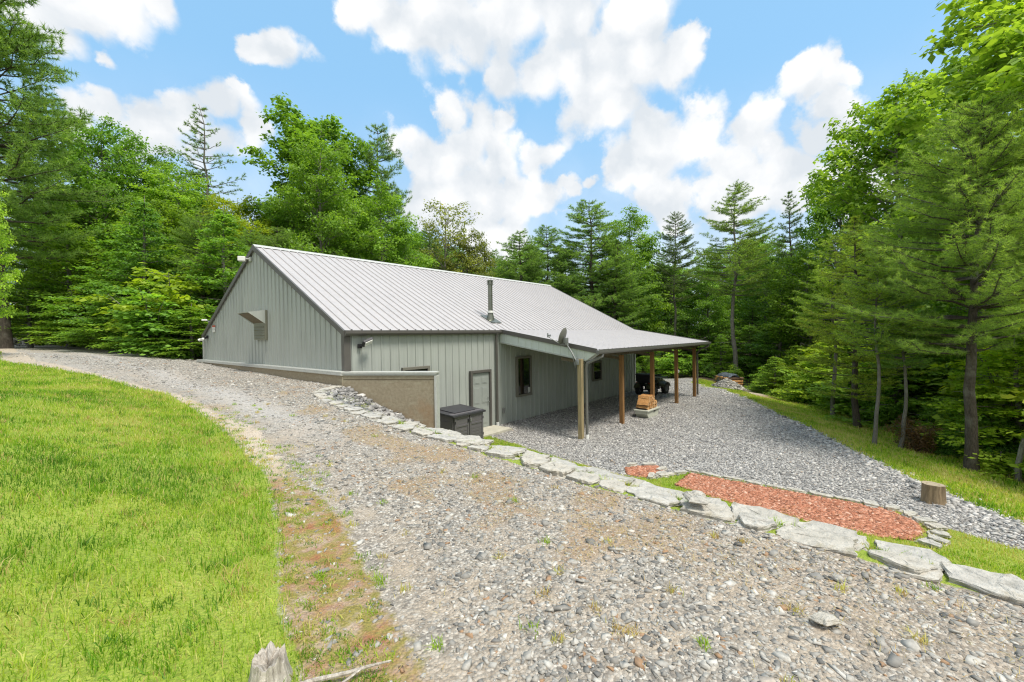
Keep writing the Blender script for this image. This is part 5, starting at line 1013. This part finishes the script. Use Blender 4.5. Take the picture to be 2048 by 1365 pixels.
TL = [
('pine2',-5.63,27.57,28.09,5.49,'pine','tall white pine with long level branches at the left edge of the wood'),
('maple',-6.35,11.28,9.64,0.97,'lime','bright lime leafed young tree poking in at the left edge'),
('pine2',-3.22,37.16,22.59,4.96,'pineD','dark pine just behind the tall white pine at the left edge'),
('maple3',-0.53,33.94,20.54,3.63,'green','rounded broadleaf crown just right of the left white pines, below the cloud'),
('maple',-4.64,29.50,7.26,2.81,'green','green broadleaf tree beside the bare grey trunk at the far left'),
('oak',2.24,35.31,19.85,4.16,'green','broadleaf tree with a ragged top between the rounded crown and the lone spire pine'),
('pine_sparse',5.63,32.82,23.36,3.94,'pineD','thin lone pine with a pointed open top standing above the left wood'),
('maple',2.90,29.85,16.73,3.63,'bright','bright broadleaf tree just in front of the lone spire pine'),
('maple3',5.96,26.19,14.57,3.05,'yellow','yellow green broadleaf crown right of the lone spire pine'),
('maple2',-2.81,30.43,12.20,3.69,'bright','layered green tree low in front of the left wood'),
('maple2',-0.53,24.59,11.23,3.75,'green','layered broadleaf tree at the wood edge left of the gable'),
('maple3',2.78,23.75,10.07,3.86,'bright','broadleaf tree overhanging the left end of the gable'),
('tulip',11.23,23.00,22.02,5.46,'bright','tall tulip tree rising highest behind the roof ridge'),
('pine2',15.81,22.20,22.01,4.17,'pineD','dark pine close behind the right side of the tall tulip tree'),
('maple',8.59,24.60,14.46,2.95,'green','green crown left of the tall tulip tree'),
('maple3',5.92,23.11,12.26,2.87,'yellow','pale green crown right above the roof peak'),
('maple',11.83,19.16,14.25,3.05,'green','green crown under the right side of the tall tulip tree, behind the roof'),
('open',17.87,16.63,14.72,3.95,'olive','open branched tree with sparse yellowish leaves behind the roof'),
('slim',22.01,14.79,12.30,1.67,'olive','slender see through tree behind the flue pipe'),
('maple3',15.38,18.04,12.42,3.04,'green','green crown between the tall tulip tree and the sparse yellowish tree'),
('maple3',20.04,15.59,12.65,2.57,'olive','small rounded tree right of the sparse yellowish tree'),
('pine2',23.56,12.94,12.53,4.17,'pine','pine with a forked looking top right of the slender tree behind the flue'),
('pine2',26.75,12.24,13.53,4.16,'pineD','dark pine left of the broad pine behind the far roof end'),
('pine2',29.28,9.23,15.79,5.78,'pine','broad dense pine behind the far end of the ridge'),
('maple',32.74,6.64,15.19,3.56,'green','rounded broadleaf crown between the broad pine and the bare trunked conifer'),
('pine',28.92,6.54,11.63,3.52,'pine','mid green pine in front of the rounded crown, over the porch roof'),
('pine_tall',34.32,3.20,14.39,2.78,'blue','greyish conifer with a long bare pale trunk behind the porch roof'),
('pine_tall',30.37,-2.99,14.69,3.63,'pine','well shaped pine with a bare grey trunk behind the covered woodpile'),
('pine',37.75,-5.57,15.35,3.21,'pineD','dark pine right of the well shaped pine'),
('maple',40.81,-2.99,12.55,3.32,'green','green broadleaf crown between the two dark pines on the right'),
('tulip',36.72,-9.02,16.61,2.95,'bright','tall narrow broadleaf with a domed top on the right skyline'),
('maple3',31.45,-7.40,9.92,3.23,'bright','bright broadleaf tree in front of the dark pine on the right'),
('maple2',32.40,-5.42,7.32,3.05,'green','layered green tree beside the covered woodpile'),
('tulip',30.22,-12.16,19.46,4.68,'fresh','large broadleaf tree with scalloped crown behind the big right hand pine'),
('tulip',35.16,-14.95,22.44,4.02,'bright','tall green broadleaf directly behind the top of the big right hand pine'),
('pine_near',10.92,-12.94,9.40,3.18,'pineN','big near pine with a dark trunk standing at the foot of the grass bank'),
('pine',15.72,-10.42,7.94,2.36,'pineY','yellowish young pine left of the big near pine'),
('pine_tall',11.70,-10.91,6.40,1.26,'pineY','thin pine with a slim dark trunk at the foot of the grass bank'),
('pine_tall',12.23,-11.54,5.60,1.26,'pine','thin pine standing just right of the slimmest trunk on the bank'),
('pine_tall',18.19,-9.48,7.72,1.92,'pineY','pine with a pale grey trunk, its foot hidden by undergrowth'),
('tulip',14.74,-16.26,15.02,4.77,'fresh','tall broadleaf tree hanging leafy branches in from the top right corner'),
('maple',23.35,-16.42,11.66,3.30,'fresh','broadleaf tree at the right edge behind the big near pine'),
('maple2',23.56,-15.12,5.65,2.54,'green','dense low branched tree between the big near pine and the right edge'),
('maple2',25.87,-13.20,4.96,2.53,'bright','low layered tree in the shade behind the big near pine'),
('maple2',27.62,-10.62,5.22,2.56,'bright','bright layered understory tree behind the thin pines'),
('hemlock',30.91,-8.31,5.53,2.60,'green','dense dark green hemlock right of the covered woodpile'),
('maple2',34.29,-3.00,4.38,2.50,'green','shaded layered tree behind the covered woodpile'),
('slim',24.16,-12.71,3.89,1.14,'green','slim young tree between the thin pines and the big near pine'),
]
for k, x, y, zt, r_, c, lab in TL:
    z0 = float(surf(x, y)); plant(k, x, y, zt - z0, r_, c, lab)
# deeper wood: rows of trees behind the named ones, kept under the skyline they have in the place
SKY = np.array([(0, 60), (180, 240), (230, 260), (320, 330), (420, 350), (480, 400), (520, 430), (560, 400), (600, 330), (650, 260), (740, 300), (780, 345), (820, 440), (900, 450), (950, 485), (1000, 490), (1060, 475), (1120, 480), (1180, 440), (1250, 450), (1300, 475), (1400, 485), (1475, 430), (1530, 460), (1580, 430), (1640, 460), (1680, 380), (1720, 385), (1760, 340), (1800, 260), (1850, 220), (1920, 160), (2000, 80), (2048, 40), (2400, 0)], float)
pts = [(a[1], a[2]) for a in TL]
frg = random.Random(21)
def fill(n, region, sp, kinds, label, group, hmax=17, fr=(.80, .99), rr_=(2.3, 3.6)):
    made = 0; tries = 0
    while made < n and tries < n * 60:
        tries += 1; x, y = region(frg)
        if any((x - a) ** 2 + (y - b) ** 2 < sp * sp for a, b in pts): continue
        px, py, d = view(np.array([x, y, 3.0]))
        if d < (17.5 if px > 1500 else 6) or px < -500 or px > 2600: continue
        lim = np.interp(px, SKY[:, 0], SKY[:, 1]); zt = top(px, lim, d); z0 = float(surf(x, y)); H = min(hmax, (zt - z0)) * frg.uniform(*fr)
        if H < 4: continue
        k, c = frg.choice(kinds); pts.append((x, y)); made += 1
        plant(k, x, y, H, frg.uniform(*rr_) * (.75 + .25 * H / 12), c, label, group=group)
BR = [('maple', 'green'), ('maple2', 'green'), ('maple3', 'bright'), ('oak', 'green'), ('maple', 'bright'), ('maple2', 'dark')]
PN = [('pine', 'pine'), ('pine2', 'pineD'), ('pine', 'pineD'), ('hemlock', 'dark'), ('pine2', 'pine')]
def edge_l(r): y = r.uniform(15.5, 55); return (-.4 - .105 * (y - 14) + abs(r.gauss(0, 1)) * 5 + .6, y)
fill(34, edge_l, 2.6, BR + [('pine2', 'pine')], 'green woodland tree deep in the wood left of the gable', 'woodland trees left of the gable')
fill(40, lambda r: (r.uniform(2, 34), r.uniform(15.5, 34)), 2.7, BR + PN, 'woodland tree in the wood behind the roof ridge', 'woodland trees behind the roof', fr=(.85, .98))
fill(30, lambda r: (r.uniform(29, 56), r.uniform(-16, 26)), 2.9, PN + PN + BR, 'shaded woodland tree in the wood behind the porch and woodpile', 'woodland trees behind the porch')
fill(24, lambda r: (r.uniform(12.5, 45), r.uniform(-34, -11)), 2.6, BR + [('pine', 'pine'), ('pine', 'pineY')], 'woodland tree in the wood below the grass bank', 'woodland trees below the bank')
fill(36, lambda r: (r.uniform(56, 84), r.uniform(-40, 50)), 3.6, BR + PN, 'far woodland tree seen through gaps between nearer trunks', 'far woodland trees', fr=(.7, .95), rr_=(3.2, 4.6))
# undergrowth shrubs along the edges of the wood
def shrubs(n, pt, kinds, label, group, h=(1.2, 2.6), cat='shrub'):
    for i in range(n):
        x, y = pt(i); k, c = frg.choice(kinds); H = frg.uniform(*h); plant(k, x, y, H, H * frg.uniform(.5, .75), c, label, cat, group)
shrubs(26, lambda i: (-1.1 - .098 * (14.6 + i * 1.1 - 14) + frg.uniform(0, 1.8), 14.6 + i * 1.15), [('bush2', 'bright'), ('bush2', 'green'), ('bush', 'yellow'), ('maple2', 'bright')], 'leafy sapling in the undergrowth at the wood edge left of the gable', 'undergrowth left of the gable', (2.4, 5.2))
shrubs(24, lambda i: (31.5 + frg.uniform(0, 9), -9 + i * 1.3), [('maple2', 'green'), ('maple2', 'bright'), ('hemlock', 'green')], 'low branched young tree in the shade beyond the far yard', 'young trees beyond the far yard', (3.0, 6.0), 'tree')
shrubs(20, lambda i: (27.5 + frg.uniform(0, 3.5), -6 + i * .95), [('bush', 'green'), ('bush2', 'bright'), ('bush', 'bright')], 'low green shrub at the wood edge beyond the far yard', 'undergrowth beyond the far yard', (.7, 1.9))
def pe_pt(i, n, d0, d1):
    u = (i + frg.random()) / n; x = 7.2 + u * 18; y = float(np.interp(x, PE[:, 0], PE[:, 1])); d = frg.uniform(d0, d1); return (x + d * .45, y - d * .88)
shrubs(34, lambda i: pe_pt(i, 34, 4.2, 8.0), [('bush', 'yellow'), ('bush2', 'bright'), ('bush', 'bright'), ('laurel', 'green'), ('bush2', 'yellow')], 'leafy shrub in the undergrowth at the foot of the grass bank', 'undergrowth below the bank', (1.0, 2.6))
shrubs(30, lambda i: pe_pt(i, 30, 4.6, 9.5), [('maple2', 'lime'), ('bush2', 'yellow'), ('maple2', 'fresh'), ('slim', 'fresh')], 'light green young tree filling the understory between the trunks below the bank', 'understory below the bank', (2.6, 5.4), 'tree')
for (px, dep, H, k, c, lab) in [(1830, 13.6, 1.2, 'laurel', 'red', 'shrub with rusty brown old leaves left of the big near pine'), (2000, 12.2, 1.2, 'laurel', 'dark', 'dark evergreen laurel between the big near pine and the leaning sapling'), (1900, 13.2, 1.1, 'laurel', 'dark', 'low dark laurel right behind the foot of the big near pine'),
        (1625, 25, 2.8, 'bush2', 'bright', 'bright green bush in front of the pale grey trunk'), (1700, 21, 3.0, 'bush2', 'lime', 'lime green sapling glowing behind the thin pines'), (1345, 33, 2.3, 'bush2', 'bright', 'bright bush seen between the porch posts')]:
    q = at(px, dep); plant(k, q[0], q[1], H, H * .7, c, lab, 'shrub')
# fallen-in leaning stem at the right edge
q0 = at(2040, 11.0); z0 = gz(q0[0], q0[1]); mb = MB(); pp = [(q0[0], q0[1], z0 - .1), (q0[0] - .12, q0[1] + .05, z0 + .5), (q0[0] + .02, q0[1] - .05, z0 + 1.0), (q0[0] + .45, q0[1] - .3, z0 + 1.7), (q0[0] + 1.0, q0[1] - .7, z0 + 2.7)]
tag(mb.tube(pp, [.07, .06, .055, .045, .03], 8).done('leaning_sapling', M['bark_grey'], None, True), 'bare crooked grey stem leaning at the right edge below the pine', 'sapling')
# ferns and low leaves on the forest ground: nobody could count them
n = 5200; x = RNG.uniform(-6, 60, n); y = RNG.uniform(-32, 46, n); zz, up_ = zones(x, y); k = (zz['forest'] > .6); x, y = x[k], y[k]
q = []
for i in range(1, len(PE) - 2):
    pass
xe = RNG.uniform(7, 27, 1500); ye = np.interp(xe, PE[:, 0], PE[:, 1]); de_ = 3.9 + np.abs(RNG.normal(0, 1.4, 1500)); x = np.concatenate([x, xe + de_ * .45]); y = np.concatenate([y, ye - de_ * .88])
yl_ = RNG.uniform(14, 46, 700); xl_ = -1.0 - .098 * (yl_ - 14) + np.abs(RNG.normal(0, .8, 700)); x = np.concatenate([x, xl_]); y = np.concatenate([y, yl_])
acc = Acc(); C = np.stack([x, y, surf(x, y) + RNG.uniform(.08, .4, len(x))], 1); leaves(acc, C, 16, .42, .35, .14, RNG, .5)
o = link('undergrowth', acc.mesh('undergrowth', M['leaf'])); o.color = (*G['green'], 1); tag(o, 'low green ground cover of ferns and seedlings under the trees', 'undergrowth', kind='stuff')
print('trees', CNT[0])
